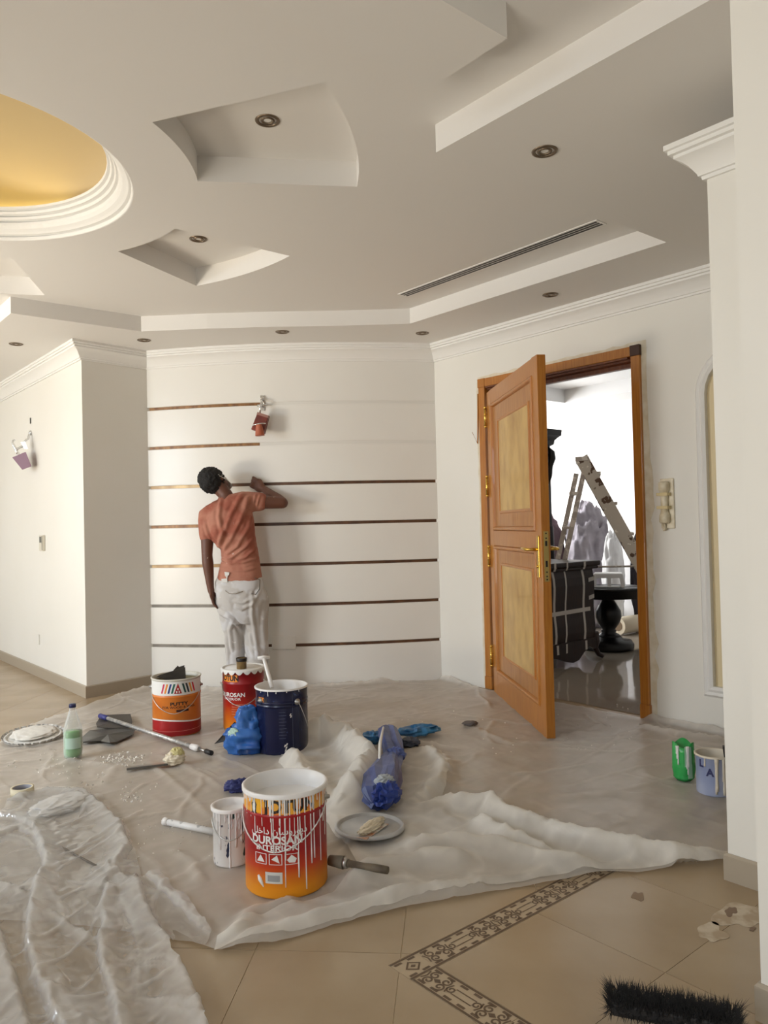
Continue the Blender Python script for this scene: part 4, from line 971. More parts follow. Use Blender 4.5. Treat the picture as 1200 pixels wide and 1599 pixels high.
for k in range(3):
    a0 = a-0.80+k*0.38
    mb = MB(); z0, z1 = H*0.335, H*0.44
    for (s0, s1, y0, y1) in ((0, 0.32, z0, z0+0.002), (0, 0.32, z1-0.002, z1), (0, 0.018, z0, z1), (0.302, 0.32, z0, z1)): patch(mb, r, a0+s0, a0+s1, y0, y1, 4, 0.001)
    mb.build('pictogram_frame', PWHITE, b1, fix=False)
    mb = MB()
    q = [[(0.05, 0.2), (0.16, 0.85), (0.27, 0.2)], [(0.06, 0.5), (0.20, 0.9), (0.26, 0.15)], [(0.05, 0.45), (0.16, 0.9), (0.28, 0.5), (0.24, 0.15), (0.10, 0.2)]][k]
    q = [((r+0.0012)*math.cos(a0+x), (r+0.0012)*math.sin(a0+x), z0+(z1-z0)*y) for x, y in q]; mb.add(q, [tuple(range(len(q)))]); mb.build('pictogram', PWHITE, b1, fix=False)
mb = MB(); patch(mb, r, a-0.52, a-0.10, H*0.155, H*0.265, lift=0.001); mb.build('sticker', mat('white_sticker', srgb(206, 204, 198), 0.5), b1)
mb = MB(); patch(mb, r, a-0.46, a-0.16, H*0.175, H*0.235, lift=0.0014); mb.build('sticker_print', mat('sticker_grey', srgb(150, 150, 150), 0.5), b1)
MB().lathe([(r+0.007, H-0.012), (r+0.0075, H+0.001), (r+0.003, H+0.004), (r-0.004, H+0.002), (r-0.0045, H*0.82)], 56, cap=False).build('painted_rim', WPAINT, b1)
MB().lathe([(r-0.0035, H*0.84), (r*0.5, H*0.842), (0.0, H*0.841)], 40, cap=False).build('paint', WPAINT, b1)
rr = random.Random(21); specs = []
for k in range(46):
    t = rr.uniform(-1.5, 1.5); specs.append((a+t, H*(0.04+abs(rr.gauss(0, 0.10)))))
specs += [(a-0.03, H*0.88), (a-0.01, H*0.62), (a+0.28, H*0.80), (a+0.46, H*0.93), (a+0.62, H*0.70), (a+0.72, H*0.66), (a+0.95, H*0.72), (a-0.35, H*0.42), (a-0.30, H*0.55), (a+0.1, H*0.45), (a+0.2, H*0.52), (a-0.6, H*0.3), (a+0.33, H*0.4), (a-0.12, H*0.5), (a+1.1, H*0.35), (a+1.2, H*0.5)]
o = drips(r, H, specs, (0.0011, 0.0024), seed=2).build('paint_drips', WPAINT, b1); o['kind'] = 'stuff'
mb = MB(); mb.tube([((r+0.001)*math.cos(a-0.72+0.05*i), (r+0.001)*math.sin(a-0.72+0.05*i), H*(0.22-0.035*i)) for i in range(4)], [0.003, 0.008, 0.006, 0.002], 6); mb.build('paint_smear', WPAINT, b1)
bail(r, H*0.86, H*0.40, a-0.28, 0.0024, 1.62).build('bail_handle', splatter('painted_wire', (0.55, 0.54, 0.52, 1), (0.8, 0.78, 0.75, 1), 60, 0.45, 0.4), b1); ear_parts(r, H*0.86, a-0.28, STEEL, b1, 1.62)

# ---- 2: putty bucket
c, r = place(277, 1151, 73, SHEETZ); H = row_z(c, 1055)-SHEETZ; a = facing(c)
b2 = empty('putty_bucket', c); tag(b2, 'orange and red putty bucket with a white striped top band, open', 'bucket')
shell(r, H, (0.70,)).build('body', mat('putty_orange', srgb(226, 134, 52), 0.38, col2=srgb(214, 116, 40), scale=7), b2)
band(MB(), r+0.001, lambda t: H*0.725, lambda t: H*0.97, 0.0008).build('white_band', PWHITE, b2)
wv = lambda t: H*(0.255+0.030*math.sin((t-a)*1.6-1.1))
band(MB(), r, lambda t: 0.006, wv, 0.0006).build('red_base', PRED, b2)
band(MB(), r, wv, lambda t: wv(t)+H*0.025, 0.0009).build('white_wave', PWHITE, b2)
band(MB(), r, lambda t: H*0.095, lambda t: H*0.103, 0.0010).build('thin_line', mat('pale_pink_line', srgb(214, 130, 120), 0.5), b2)
cols = [srgb(196, 44, 84), srgb(232, 140, 50), srgb(46, 62, 128), srgb(30, 100, 84)]
for k, cc in enumerate(cols): patch(MB(), r+0.0018, a-0.66+0.145*k, a-0.58+0.145*k, H*0.765, H*0.93, 3, skew=0.11).build('colour_stripe', mat(f'stripe_{k}', cc, 0.45), b2, fix=False)
for k, cc in enumerate([srgb(30, 70, 62), srgb(32, 40, 56), srgb(226, 150, 50), srgb(204, 44, 56)]): patch(MB(), r+0.0018, a+0.33+0.145*k, a+0.41+0.145*k, H*0.765, H*0.93, 3, skew=-0.11).build('colour_stripe', mat(f'stripe_b{k}', cc, 0.45), b2, fix=False)
q = [((r+0.0026)*math.cos(a+x), (r+0.0026)*math.sin(a+x), H*z) for x, z in ((-0.10, 0.76), (0.06, 0.755), (0.22, 0.76), (0.06, 0.94))]; MB().add(q, [(0, 1, 3), (1, 2, 3)]).build('logo_triangle', PRED, b2, fix=False)
for x, z in ((0.01, 0.79), (0.11, 0.79), (0.06, 0.84)):
    q = [((r+0.0032)*math.cos(a+x+0.028*math.cos(t)), (r+0.0032)*math.sin(a+x+0.028*math.cos(t)), H*z+0.007*math.sin(t)) for t in [2*PI*i/10 for i in range(10)]]; MB().add(q, [tuple(range(10))]).build('logo_mark', PWHITE, b2, fix=False)
wrap_text('PUTTY', 0.027, r, a+0.10, H*0.575, PBLK, b2, 0.001, sx=1.3)
wrap_text('FOR WOOD & WALL', 0.019, r, a+0.10, H*0.515, mat('print_brown', srgb(90, 46, 20), 0.5), b2, 0.0005, sx=1.15)
mb = MB(); patch(mb, r, a-0.02, a+0.50, H*0.435, H*0.475, 6, 0.001); mb.build('dark_print_bar', mat('print_dark_bar', srgb(60, 24, 20), 0.5), b2)
MB().lathe([(r-0.0032, H-0.001), (r-0.0045, H*0.62), (r*0.5, H*0.60), (0, H*0.61)], 40, cap=False).build('putty', mat('putty_olive', srgb(120, 106, 66), 0.6, col2=srgb(96, 84, 50), scale=14), b2)
MB().lathe([(r+0.0015, H*0.965), (r+0.0065, H-0.005), (r+0.007, H+0.001), (r+0.003, H+0.003), (r-0.0035, H+0.001), (r-0.0042, H*0.93)], 56, cap=False).build('rim', mat('dirty_white_rim', srgb(206, 202, 190), 0.4), b2)
bail(r, H*0.83, H*0.42, a-0.1, 0.0022, 1.5).build('bail_handle', WIRE, b2); ear_parts(r, H*0.83, a-0.1, STEEL, b2, 1.5)
# black flexible scrapers sticking out of it
sk = Vector((math.cos(a), math.sin(a), 0)); sr = Vector((-math.sin(a), math.cos(a), 0))
for k, (pts, off, lab) in enumerate((([(-0.118, 0.004), (-0.03, -0.03), (0.060, -0.06), (0.055, 0.052), (-0.018, 0.034), (-0.095, 0.015)], 0.02, 'large black putty blade lying across the rim of the putty bucket'), ([(-0.06, -0.03), (0.03, -0.05), (0.052, 0.058), (0.018, 0.050), (0.010, 0.058), (-0.012, 0.036)], -0.015, 'second black putty blade standing behind the large one in the putty bucket'))):
    base_ = c+Vector((0, 0, H))+sk*off
    q = [base_+sr*x+Vector((0, 0, z)) for x, z in pts]; q2_ = [p-sk*0.005 for p in q]; n = len(q)
    o = MB().add([p-base_ for p in q]+[p-base_ for p in q2_], [tuple(range(n)), tuple(reversed(range(n, 2*n)))]+[(i, (i+1) % n, (i+1) % n+n, i+n) for i in range(n)]).build('putty_knife', mat('dusty_black_rubber', srgb(46, 42, 36), 0.6, col2=srgb(64, 58, 50), scale=12), loc=base_)
    tag(o, lab, 'putty knife', 'black blades in the putty bucket')

# ---- 3: red bucket with a crimped white lid, a small tin on top
c, r = place(382, 1142, 64, SHEETZ); H = row_z(c, 1042)-SHEETZ; a = facing(c); c3_, r3, H3, a3 = c, r, H, a
b3 = empty('paint_bucket', c); tag(b3, 'closed red paint bucket with crimped white lid carrying a small tin', 'bucket')
G3 = gradz('red_to_orange_label', [(0.0, srgb(242, 150, 30)), (0.15, srgb(236, 126, 26)), (0.42, srgb(196, 48, 26)), (0.6, srgb(160, 22, 26)), (1.0, srgb(140, 16, 22))], H)
shell(r, H, (0.78,)).build('body', G3, b3)
mb = MB(); patch(mb, r, a-1.15, a-0.28, H*0.815, H*0.93, 8, 0.001); mb.build('logo_field', PORG, b3)
wrap_text('JOTUN', 0.044, r, a-0.72, H*0.873, PBLK, b3, 0.002, sx=0.92, lift=0.0016)
wrap_text('DUROSAN', 0.034, r, a-0.62, H*0.60, PWHITE, b3, 0.001, sx=1.1); wrap_text('INTERIOR', 0.020, r, a-0.62, H*0.53, PWHITE, b3, 0.0004, sx=1.4)
for k in range(5): patch(MB(), r, a-0.62, a+0.25+0.05*(k % 3), H*(0.44-0.04*k), H*(0.446-0.04*k), 6, 0.0008).build('small_print', mat('print_pale', srgb(220, 150, 120), 0.5), b3)
lid = MB().lathe([(0.0, 0.0), (r*0.88, 0.0), (r*0.91, -0.006), (r*0.94, -0.006), (r*0.96, 0.004), (r+0.006, 0.004), (r+0.011, -0.002), (r+0.011, -0.010)], 56, cap=False).build('lid', PWHITE, b3, loc=(0, 0, H+0.002))
mb = MB(); n = 18
for k in range(n):
    t0 = 2*PI*(k+0.08)/n; t1_ = 2*PI*(k+0.92)/n; m_ = 6
    A = [t0+(t1_-t0)*i/m_ for i in range(m_+1)]; up_ = [((r+0.0115)*math.cos(t), (r+0.0115)*math.sin(t), -0.008) for t in A]
    dn = [((r+0.0118)*math.cos(t), (r+0.0118)*math.sin(t), -0.010-0.017*math.sin(PI*(i+0.35)/(m_+0.7))) for i, t in enumerate(A)]
    mb.add(up_+dn, [(i, i+1, m_+2+i, m_+1+i) for i in range(m_)])
o = mb.build('crimp_lugs', PWHITE, lid); o['kind'] = 'stuff'
bail(r, H*0.76, H*0.34, a-0.15, 0.0025, 1.45).build('bail_handle', WIRE, b3); ear_parts(r, H*0.76, a-0.15, PWHITE, b3, 1.45)
tt = atd(377.5, 1043, (c-Vector((0, 0, CAMH))).dot(Vector(FWD))-0.05); tin = empty('small_tin', (tt.x, tt.y, SHEETZ+H+0.003)); tag(tin, 'small brown tin with a black rim on the white lid of the red bucket', 'tin')
rt = 0.031; ht = 0.064
MB().lathe([(0, 0), (rt, 0), (rt, ht), (rt+0.002, ht+0.002), (rt-0.001, ht+0.003), (rt-0.003, ht-0.002), (0, ht-0.004)], 28, cap=False).build('body', mat('tin_label', srgb(150, 122, 74), 0.4, col2=srgb(110, 86, 50), scale=26), tin)
MB().lathe([(rt+0.0005, ht*0.70), (rt+0.0012, ht*0.72), (rt+0.003, ht+0.001), (rt+0.001, ht+0.004), (rt-0.004, ht+0.001)], 28, cap=False).build('rim', PBLK, tin)

# ---- 4: navy bucket full of white paint, roller handle in it
c, r = place(442, 1180, 80, SHEETZ); H = row_z(c, 1070)-SHEETZ; a = facing(c); c4, H4, a4, r4 = c, H, a, r
b4 = empty('paint_bucket', c); tag(b4, 'dark navy metal paint bucket, open and white inside', 'bucket')
NAVY = splatter('navy_enamel', srgb(20, 26, 62), srgb(60, 80, 130), 26, 0.70, 0.25, second=(0.75, 0.75, 0.75, 1), sscale=48, sthr=0.76)
shell(r, H, (0.80, 0.745)).build('body', NAVY, b4)
MB().lathe([(r+0.0065, H-0.006), (r+0.007, H+0.001), (r+0.003, H+0.004), (r-0.004, H+0.002), (r-0.0045, H*0.75), (r*0.5, H*0.74), (0, H*0.742)], 56, cap=False).build('white_paint', WPAINT, b4)
mb = MB(); patch(mb, r, a+0.40, a+0.415, 0.01, H-0.01, 2, 0.0012); mb.build('seam', mat('navy_seam', srgb(84, 92, 120), 0.4), b4)
mb = MB(); patch(mb, r, a-1.05, a-0.72, H*0.80, H*0.88, 5, 0.001); mb.build('logo_field', PORG, b4); wrap_text('JOTUN', 0.026, r, a-0.88, H*0.84, PBLK, b4, 0.001, lift=0.0014)
for k in range(9): patch(MB(), r, a-0.12, a+0.12+0.04*(k % 2), H*(0.66-0.05*k), H*(0.664-0.05*k), 4, 0.001).build('small_print', mat('print_slate', srgb(96, 104, 138), 0.5), b4)
for k, (x, z) in enumerate(((0.28, 0.60), (0.30, 0.57), (0.05, 0.13), (0.10, 0.10), (0.12, 0.15), (0.07, 0.06))): patch(MB(), r, a+x, a+x+0.05, H*z, H*(z+0.035), 2, 0.0014, skew=0.03).build('paint_fleck', WPAINT, b4)
o = drips(r, H, [(a-0.55, H*0.09), (a-0.9, H*0.05), (a+0.2, H*0.04), (a+0.7, H*0.05), (a-0.2, H*0.05)], seed=5).build('paint_drips', WPAINT, b4); o['kind'] = 'stuff'
ear_parts(r, H*0.83, a+0.62, STEEL, b4, 0.0001 if False else 1.55); 
MB().lathe([(0.018, -0.002), (0.018, 0.003), (0.009, 0.006), (0.006, 0.018), (0.0, 0.019)], 16, M_=Matrix.Translation((r*math.cos(a+0.62), r*math.sin(a+0.62), H*0.80)) @ Matrix.Rotation(a+0.62, 4, 'Z') @ Matrix.Rotation(PI/2, 4, 'Y')).build('handle_boss', STEEL, b4)
MB().tube([((r+0.012)*math.cos(a+0.62+0.06*i), (r+0.012)*math.sin(a+0.62+0.06*i), H*0.80-0.018*i) for i in range(10)], 0.0022, 6).build('bail_handle', WIRE, b4)
# roller frame leaning out of the navy bucket
D4 = (c-Vector((0, 0, CAMH))).dot(Vector(FWD))
p0, p1 = atd(423, 1066, D4+0.02), atd(412, 1027, D4+0.10)
rl = empty('paint_roller_handle', p0); tag(rl, 'white paint-covered roller handle leaning out of the navy bucket', 'paint roller')
dv_ = (p1-p0); mb = MB(); mb.tube([Vector((0, 0, 0))-dv_*0.2, dv_*0.25, dv_*0.8, dv_], [0.012, 0.012, 0.011, 0.010], 10); mb.build('grip', WPAINT, rl)
mb = MB(); e_ = sr*0.035; mb.tube([dv_-e_, dv_, dv_+e_], [0.009, 0.013, 0.009], 10); mb.build('crossbar', WPAINT, rl)

# ---- 5: small white paint can beside the front bucket
c, r = place(363, 1355, 57, SHEETZ); H = row_z(c, 1256)-SHEETZ; a = facing(c)
b5 = empty('paint_can', c); tag(b5, 'small white paint can smeared with drips left of the front bucket', 'paint can')
shell(r, H, (), n=44).build('body', splatter('smeared_can', (0.78, 0.76, 0.74, 1), srgb(30, 70, 70), 20, 0.60, 0.4, second=srgb(44, 50, 78), sscale=34, sthr=0.64, stretch=(1, 1, 0.5)), b5)
MB().lathe([(r+0.007, H-0.010), (r+0.0075, H+0.001), (r+0.003, H+0.004), (r-0.006, H+0.001), (r-0.008, H*0.90), (r*0.5, H*0.89), (0, H*0.89)], 44, cap=False).build('painted_rim', WPAINT, b5)
rr = random.Random(3); o = drips(r, H, [(a+rr.uniform(-1.6, 1.6), H*(0.10+abs(rr.gauss(0, 0.3)))) for _ in range(34)], (0.002, 0.004), 6).build('paint_drips', WPAINT, b5); o['kind'] = 'stuff'
bail(r, H*0.80, H*0.32, a-0.1, 0.0024, 1.5).build('bail_handle', WIRE, b5)
# ---- 6: pale blue bucket by the right pillar
c, r = place(1117, 1245, 53, SHEETZ); H = row_z(c, 1176)-SHEETZ; a = facing(c)
b6 = empty('plastic_bucket', c); tag(b6, 'pale blue printed plastic bucket half behind the right pillar', 'bucket')
shell(r, H, (), n=44).build('body', mat('pale_blue_label', srgb(150, 162, 200), 0.45, col2=srgb(182, 188, 206), scale=7, stretch=(1, 1, 0.4)), b6)
wrap_text('L', 0.045, r, a-0.75, H*0.80, mat('print_navy', srgb(40, 44, 90), 0.5), b6, 0.002); wrap_text('A', 0.045, r, a-0.22, H*0.60, MATS['print_navy'], b6, 0.002)
o = drips(r, H, [(a+0.10, H*0.92), (a+0.16, H*0.85), (a+0.55, H*0.95), (a+0.62, H*0.9), (a+0.5, H*0.6), (a-0.5, H*0.25)], (0.003, 0.007), 9).build('paint_drips', mat('cream_paint', srgb(214, 204, 186), 0.5), b6); o['kind'] = 'stuff'
MB().lathe([(r+0.006, H-0.006), (r+0.0065, H+0.001), (r+0.002, H+0.003), (r-0.005, H), (r-0.006, H*0.8), (0, H*0.79)], 44, cap=False).build('painted_rim', mat('cream_paint', srgb(214, 204, 186), 0.5), b6)
p0 = atd(1134, 1180, (c-Vector((0, 0, CAMH))).dot(Vector(FWD))-r*0.2); o = MB().box(-0.010, 0.010, -0.008, 0.008, -0.05, 0.045).build('paint_brush', BLACK, loc=p0, rot=(0.1, 0.15, a)); tag(o, 'black brush handle sticking out of the pale blue bucket', 'paint brush')
# ================================================================== things lying on the sheet
def ground(u, v, up=0.0):
    p = atz(u, v, 0.0); z = float(h_main(np.array([p.x]), np.array([p.y]))[0][0]); p = atz(u, v, z); p.z = z+up; return p
def crumple(name, c, rad, m, seed=1, amp=0.35, freq=2.2, rz=0.0, n=56, k=36, parent=None, flat=True, octv=3, tilt=0.0, facet=False):
    """crushed bag or rag: a bulky body with sharp creases, resting on its flattened underside"""
    th = np.linspace(0, PI, k); ph = np.linspace(0, 2*PI, n, endpoint=False); T_, P_ = np.meshgrid(th, ph, indexing='ij')
    x, y, z = np.sin(T_)*np.cos(P_), np.sin(T_)*np.sin(P_), np.cos(T_)
    w = 0.5*(fbm(x*2+seed, y*2, z*2+7, 2)-0.5)
    cr = ridged(x*freq+seed*3.1+w, y*freq+seed*1.7-w, z*freq+seed, octv)
    s = 1+amp*(cr-0.62)*2.0
    X_, Y_, Z_ = x*rad[0]*s, y*rad[1]*s, z*rad[2]*s
    if flat: Z_ = np.maximum(Z_, -rad[2]*0.82); Z_ = Z_+rad[2]*0.82
    pts = np.stack([X_, Y_, Z_], -1)
    mb = MB(); mb.loft([[tuple(q) for q in pts[i]] for i in range(1, k-1)], cap=True, smooth=not facet)
    return mb.build(name, m, parent, loc=c, rot=(tilt, 0, rz))
def disc_lid(name, u, v, r, label, m, m_l, tilt=(0, 0), h=0.012, lugs=0, z_up=0.004):
    p = ground(u, v, z_up); o = empty(name, p, rot=(tilt[0], tilt[1], 0.3)); tag(o, label, 'bucket lid')
    MB().lathe([(0, h*0.45), (r*0.80, h*0.5), (r*0.84, h*0.2), (r*0.88, h*0.2), (r*0.91, h), (r*0.97, h), (r, h*0.6), (r, 0), (r*0.96, -0.001), (0, 0)], 56, cap=False).build('disc', m, o)
    if lugs:
        mb = MB()
        for k in range(lugs):
            t0, t1_ = 2*PI*(k+0.1)/lugs, 2*PI*(k+0.85)/lugs; A = [t0+(t1_-t0)*i/3 for i in range(4)]
            mb.add([(r*0.995*math.cos(t), r*0.995*math.sin(t), h*0.7) for t in A]+[(r*1.06*math.cos(t), r*1.06*math.sin(t), h*0.7+0.010) for t in A]+[(r*1.065*math.cos(t), r*1.065*math.sin(t), h*0.7+0.006) for t in A]+[(r*0.995*math.cos(t), r*0.995*math.sin(t), h*0.2) for t in A],
                   [(i, i+1, 5+i, 4+i) for i in range(3)]+[(4+i, 5+i, 9+i, 8+i) for i in range(3)]+[(8+i, 9+i, 13+i, 12+i) for i in range(3)])
        q = mb.build('crimp_lugs', m_l, o); q['kind'] = 'stuff'
    return o
LIDW = splatter('dirty_white_lid', (0.72, 0.70, 0.66, 1), (0.58, 0.55, 0.50, 1), 9, 0.5, 0.5)
ld1 = disc_lid('bucket_lid', 52, 1153, 0.165, 'white crimped bucket lid with dark rim lying at the far left', LIDW, mat('lid_lug_dark', srgb(60, 58, 54), 0.5, col2=(0.7, 0.68, 0.64, 1), scale=40), (0.06, -0.05), lugs=26, z_up=0.012)
crumple('paint_crust', (0.01, 0.01, 0.006), (0.125, 0.12, 0.014), mat('dry_paint_crust', (0.74, 0.71, 0.65, 1), 0.7), 4, 0.2, 3.0, parent=ld1)
ld2 = disc_lid('bucket_lid', 578, 1304, 0.142, 'pale grey bucket lid behind the front bucket with a scraper on it', mat('grey_white_lid', srgb(196, 196, 194), 0.35, col2=srgb(170, 170, 170), scale=7), LIDW, (0.0, 0.03), h=0.014, z_up=0.030)
p = ground(583, 1316, 0.046); o = empty('putty_scraper', p, rz=0.35); tag(o, 'orange-edged scraper caked with white putty on the grey lid', 'scraper')
MB().box(-0.085, 0.085, -0.022, 0.022, 0.0, 0.003).build('blade', mat('scraper_orange', srgb(190, 120, 70), 0.5, col2=(0.7, 0.67, 0.6, 1), scale=22), o)
crumple('putty_lump', (0.01, 0.012, 0.001), (0.085, 0.026, 0.016), mat('putty_cream', srgb(226, 214, 190), 0.7), 6, 0.35, 3.0, parent=o)
o = crumple('crumpled_film', ground(96, 1262, 0.0), (0.155, 0.10, 0.022), film('white_crumpled_film', (0.92, 0.91, 0.89, 1), 0.50, 0.3, 0.22, 0.1), 51, 0.30, 2.2, 0.5); tag(o, 'flattened wad of whitish film beside the tape roll', 'plastic film')

# bottle
c, r = place(114.5, 1187, 28, SHEETZ); Hb = row_z(c, 1099)-SHEETZ; bt = empty('water_bottle', c); tag(bt, 'clear plastic bottle with green liquid and a dark blue cap', 'bottle')
CLEARP = bpy.data.materials.new('clear_bottle'); CLEARP.use_nodes = True
nt = CLEARP.node_tree; b_ = nt.nodes['Principled BSDF']; tr_ = nt.nodes.new('ShaderNodeBsdfTransparent'); mx = nt.nodes.new('ShaderNodeMixShader'); b_.inputs['Base Color'].default_value = (0.8, 0.84, 0.84, 1); b_.inputs['Roughness'].default_value = 0.12
lw = nt.nodes.new('ShaderNodeLayerWeight'); lw.inputs['Blend'].default_value = 0.45; mm = nt.nodes.new('ShaderNodeMath'); mm.operation = 'MULTIPLY_ADD'; mm.inputs[1].default_value = 0.55; mm.inputs[2].default_value = 0.14
nt.links.new(lw.outputs['Facing'], mm.inputs[0]); nt.links.new(mm.outputs[0], mx.inputs[0]); nt.links.new(tr_.outputs[0], mx.inputs[1]); nt.links.new(b_.outputs[0], mx.inputs[2]); nt.links.new(mx.outputs[0], nt.nodes['Material Output'].inputs['Surface'])
pb = [(0.0, 0.004), (r*0.6, 0.0), (r*0.95, 0.01), (r, 0.03), (r, Hb*0.18), (r*0.95, Hb*0.20), (r, Hb*0.23), (r, Hb*0.40), (r*0.96, Hb*0.42), (r, Hb*0.45), (r*0.97, Hb*0.55), (r*0.75, Hb*0.68), (r*0.5, Hb*0.80), (r*0.36, Hb*0.88), (r*0.33, Hb*0.94)]
MB().lathe(pb, 32, cap=False).build('body', CLEARP, bt)
GLQ = mat('green_liquid', srgb(116, 170, 104), 0.15, spec=0.3)
MB().lathe([(0, 0.006)]+[(max(q[0]-0.003, 0.001), q[1]+0.002) for q in pb[1:10]]+[(r*0.93, Hb*0.50), (0, Hb*0.50)], 32, cap=False).build('liquid', GLQ, bt)
aa = facing(c); patch(MB(), r, aa-0.9, aa+0.9, Hb*0.20, Hb*0.40, 14, 0.001).build('label', mat('pale_green_label', srgb(180, 206, 190), 0.5), bt)
MB().lathe([(0, Hb), (r*0.34, Hb), (r*0.38, Hb*0.985), (r*0.38, Hb*0.935), (0, Hb*0.935)], 20, cap=False).build('cap', mat('dark_blue_cap', srgb(36, 40, 84), 0.4), bt)

# two dark plastic plates
def plate(name, pix, th, label, m, zl=0.006, cat='plaster hawk'):
    q = [atz(u, v, 0) for u, v in pix]; c_ = sum(q, Vector())/len(q); n = len(q); zb = SHEETZ+zl
    wob = [0.012*math.sin(i*2.1) for i in range(n)]
    v_ = [(p.x-c_.x, p.y-c_.y, max(0, wob[i])) for i, p in enumerate(q)]+[(0, 0, 0.010)]; v2 = [(a_, b__, z_+th) for a_, b__, z_ in v_]
    fs = [(i, (i+1) % n, n) for i in range(n)]+[((i+1) % n+n+1, i+n+1, 2*n+1) for i in range(n)]+[(i, (i+1) % n, (i+1) % n+n+1, i+n+1) for i in range(n)]
    o = MB().add(v_+v2, fs).build(name, m, loc=(c_.x, c_.y, zb)); sd = o.modifiers.new('round', 'SUBSURF'); sd.levels = 2; sd.render_levels = 2; sd.subdivision_type = 'SIMPLE'
    bv = o.modifiers.new('edge', 'BEVEL'); bv.width = 0.003; bv.limit_method = 'ANGLE'
    tag(o, label, cat); return o
DKP = mat('worn_black_plastic', srgb(38, 37, 36), 0.3, col2=srgb(62, 60, 56), scale=9)
plate('plaster_hawk', [(150, 1136), (158, 1126), (180, 1122), (204, 1121), (207, 1136), (204, 1142), (178, 1144), (152, 1144)], 0.006, 'dark grey plastic plate farthest back behind the metal pole', mat('grey_black_plastic', srgb(66, 61, 57), 0.45), 0.014)
plate('plaster_hawk', [(127, 1158), (140, 1149), (165, 1144), (195, 1142), (211, 1148), (206, 1154), (182, 1165), (172, 1169), (158, 1163), (130, 1165)], 0.006, 'shiny black plastic plate between the green bottle and the metal pole', DKP, 0.010)
# metal extension pole
pa, pb_ = ground(158, 1129, 0.045), ground(331, 1180, 0.014); po = empty('extension_pole', pa); tag(po, 'metal extension pole with a blue end and black tip', 'pole')
dv_ = pb_-pa
MB().tube([dv_*0.04, dv_*0.35, dv_*0.36, dv_*0.86], [0.012, 0.012, 0.0135, 0.0135], 12).build('tube', splatter('dusty_steel', (0.42, 0.41, 0.40, 1), (0.62, 0.60, 0.56, 1), 40, 0.52, 0.4, metal=0.6), po)
MB().tube([dv_*-0.01, dv_*0.07], [0.016, 0.016], 12).build('blue_end', mat('blue_plastic_grip', srgb(48, 52, 120), 0.4), po)
MB().tube([dv_*0.84, dv_*0.88, dv_*0.90], [0.016, 0.020, 0.014], 12).build('collar', WPAINT, po)
MB().tube([dv_*0.90, dv_*0.96], [0.009, 0.009], 10).build('rod', STEEL, po); MB().tube([dv_*0.955, dv_*1.0], [0.014, 0.013], 12).build('tip', BLACK, po)
# scraper with a lump of putty
p = ground(231, 1199, 0.008); q_ = ground(262, 1197, 0.008); o = empty('putty_scraper', p, rz=math.atan2(q_.y-p.y, q_.x-p.x)); tag(o, 'narrow grey scraper with a lump of putty, lying on the sheet', 'scraper')
ln = (q_-p).length
MB().box(-ln*1.05, ln, -0.026, 0.026, 0.0, 0.004).build('blade', STEEL, o); MB().box(-ln*1.05, ln, -0.030, -0.020, 0.0, 0.010).build('back_edge', mat('scraper_grey', srgb(90, 88, 84), 0.4), o)
crumple('putty_lump', (ln+0.035, 0.0, -0.004), (0.050, 0.040, 0.034), mat('putty_cream', srgb(226, 214, 190), 0.7), 3, 0.35, 2.6, parent=o); crumple('putty_ball', (ln+0.05, 0.01, 0.022), (0.036, 0.034, 0.030), mat('putty_yellow', srgb(206, 196, 140), 0.7), 5, 0.3, 3.0, parent=o)
# masking tape roll
c, r = place(35, 1246, 34, SHEETZ+0.004); tp = empty('tape_roll', c); tag(tp, 'roll of cream masking tape lying flat on the left', 'tape'); ht = 0.036
MB().lathe([(r, 0), (r, ht), (r*0.80, ht), (r*0.80, 0), (r, 0)], 40, cap=False).build('tape', mat('tape_cream', srgb(216, 206, 178), 0.7), tp); MB().lathe([(r*0.80, ht*0.97), (r*0.77, ht*0.97), (r*0.77, 0.002), (r*0.80, 0.002)], 40, cap=False).build('core', mat('tape_core', srgb(150, 150, 158), 0.7), tp)
# blue heap with a black trowel before the navy bucket
BLUEB = mat('crinkled_blue_plastic', srgb(58, 112, 186), 0.32, col2=srgb(38, 84, 158), scale=9, lo=0.4, hi=0.6); BLUED = mat('dusty_blue_plastic', srgb(58, 74, 128), 0.38, col2=srgb(84, 98, 150), scale=12, lo=0.42, hi=0.6); BLUET = mat('teal_blue_plastic', srgb(40, 92, 138), 0.35, col2=srgb(60, 130, 176), scale=12)
p = ground(386, 1181, 0.0); k_ = Vector((p.x, p.y, 0)).normalized(); hp = empty('blue_bag', p+k_*0.09); tag(hp, 'crumpled bright blue plastic bag heaped in front of the navy bucket', 'plastic bag')
rz0 = math.atan2(k_.y, k_.x)-PI/2
crumple('bag_body', (0.0, 0, 0), (0.115, 0.085, 0.085), BLUEB, 2, 0.34, 1.9, rz0, n=44, k=30, parent=hp, octv=1); crumple('bag_top', tuple(Vector((math.cos(rz0), math.sin(rz0), 0))*0.006+Vector((0, 0, 0.085))), (0.070, 0.060, 0.085), BLUEB, 7, 0.40, 1.8, rz0+0.4, n=44, k=30, parent=hp, octv=1)
crumple('bag_wing', tuple(Vector((math.cos(rz0), math.sin(rz0), 0))*0.055+Vector((0, 0, 0.045))), (0.060, 0.055, 0.080), BLUEB, 11, 0.40, 1.6, rz0+0.9, n=44, k=30, parent=hp, octv=1)
crumple('pale_rag', tuple(Vector((math.cos(rz0), math.sin(rz0), 0))*-0.065+k_*-0.05+Vector((0, 0, 0.095))), (0.036, 0.024, 0.028), mat('pale_green_rag', srgb(176, 204, 190), 0.6), 13, 0.3, 2.4, rz0-0.6, parent=hp)
sr_ = Vector((math.cos(rz0), math.sin(rz0), 0)); p = ground(335, 1163, 0.004)
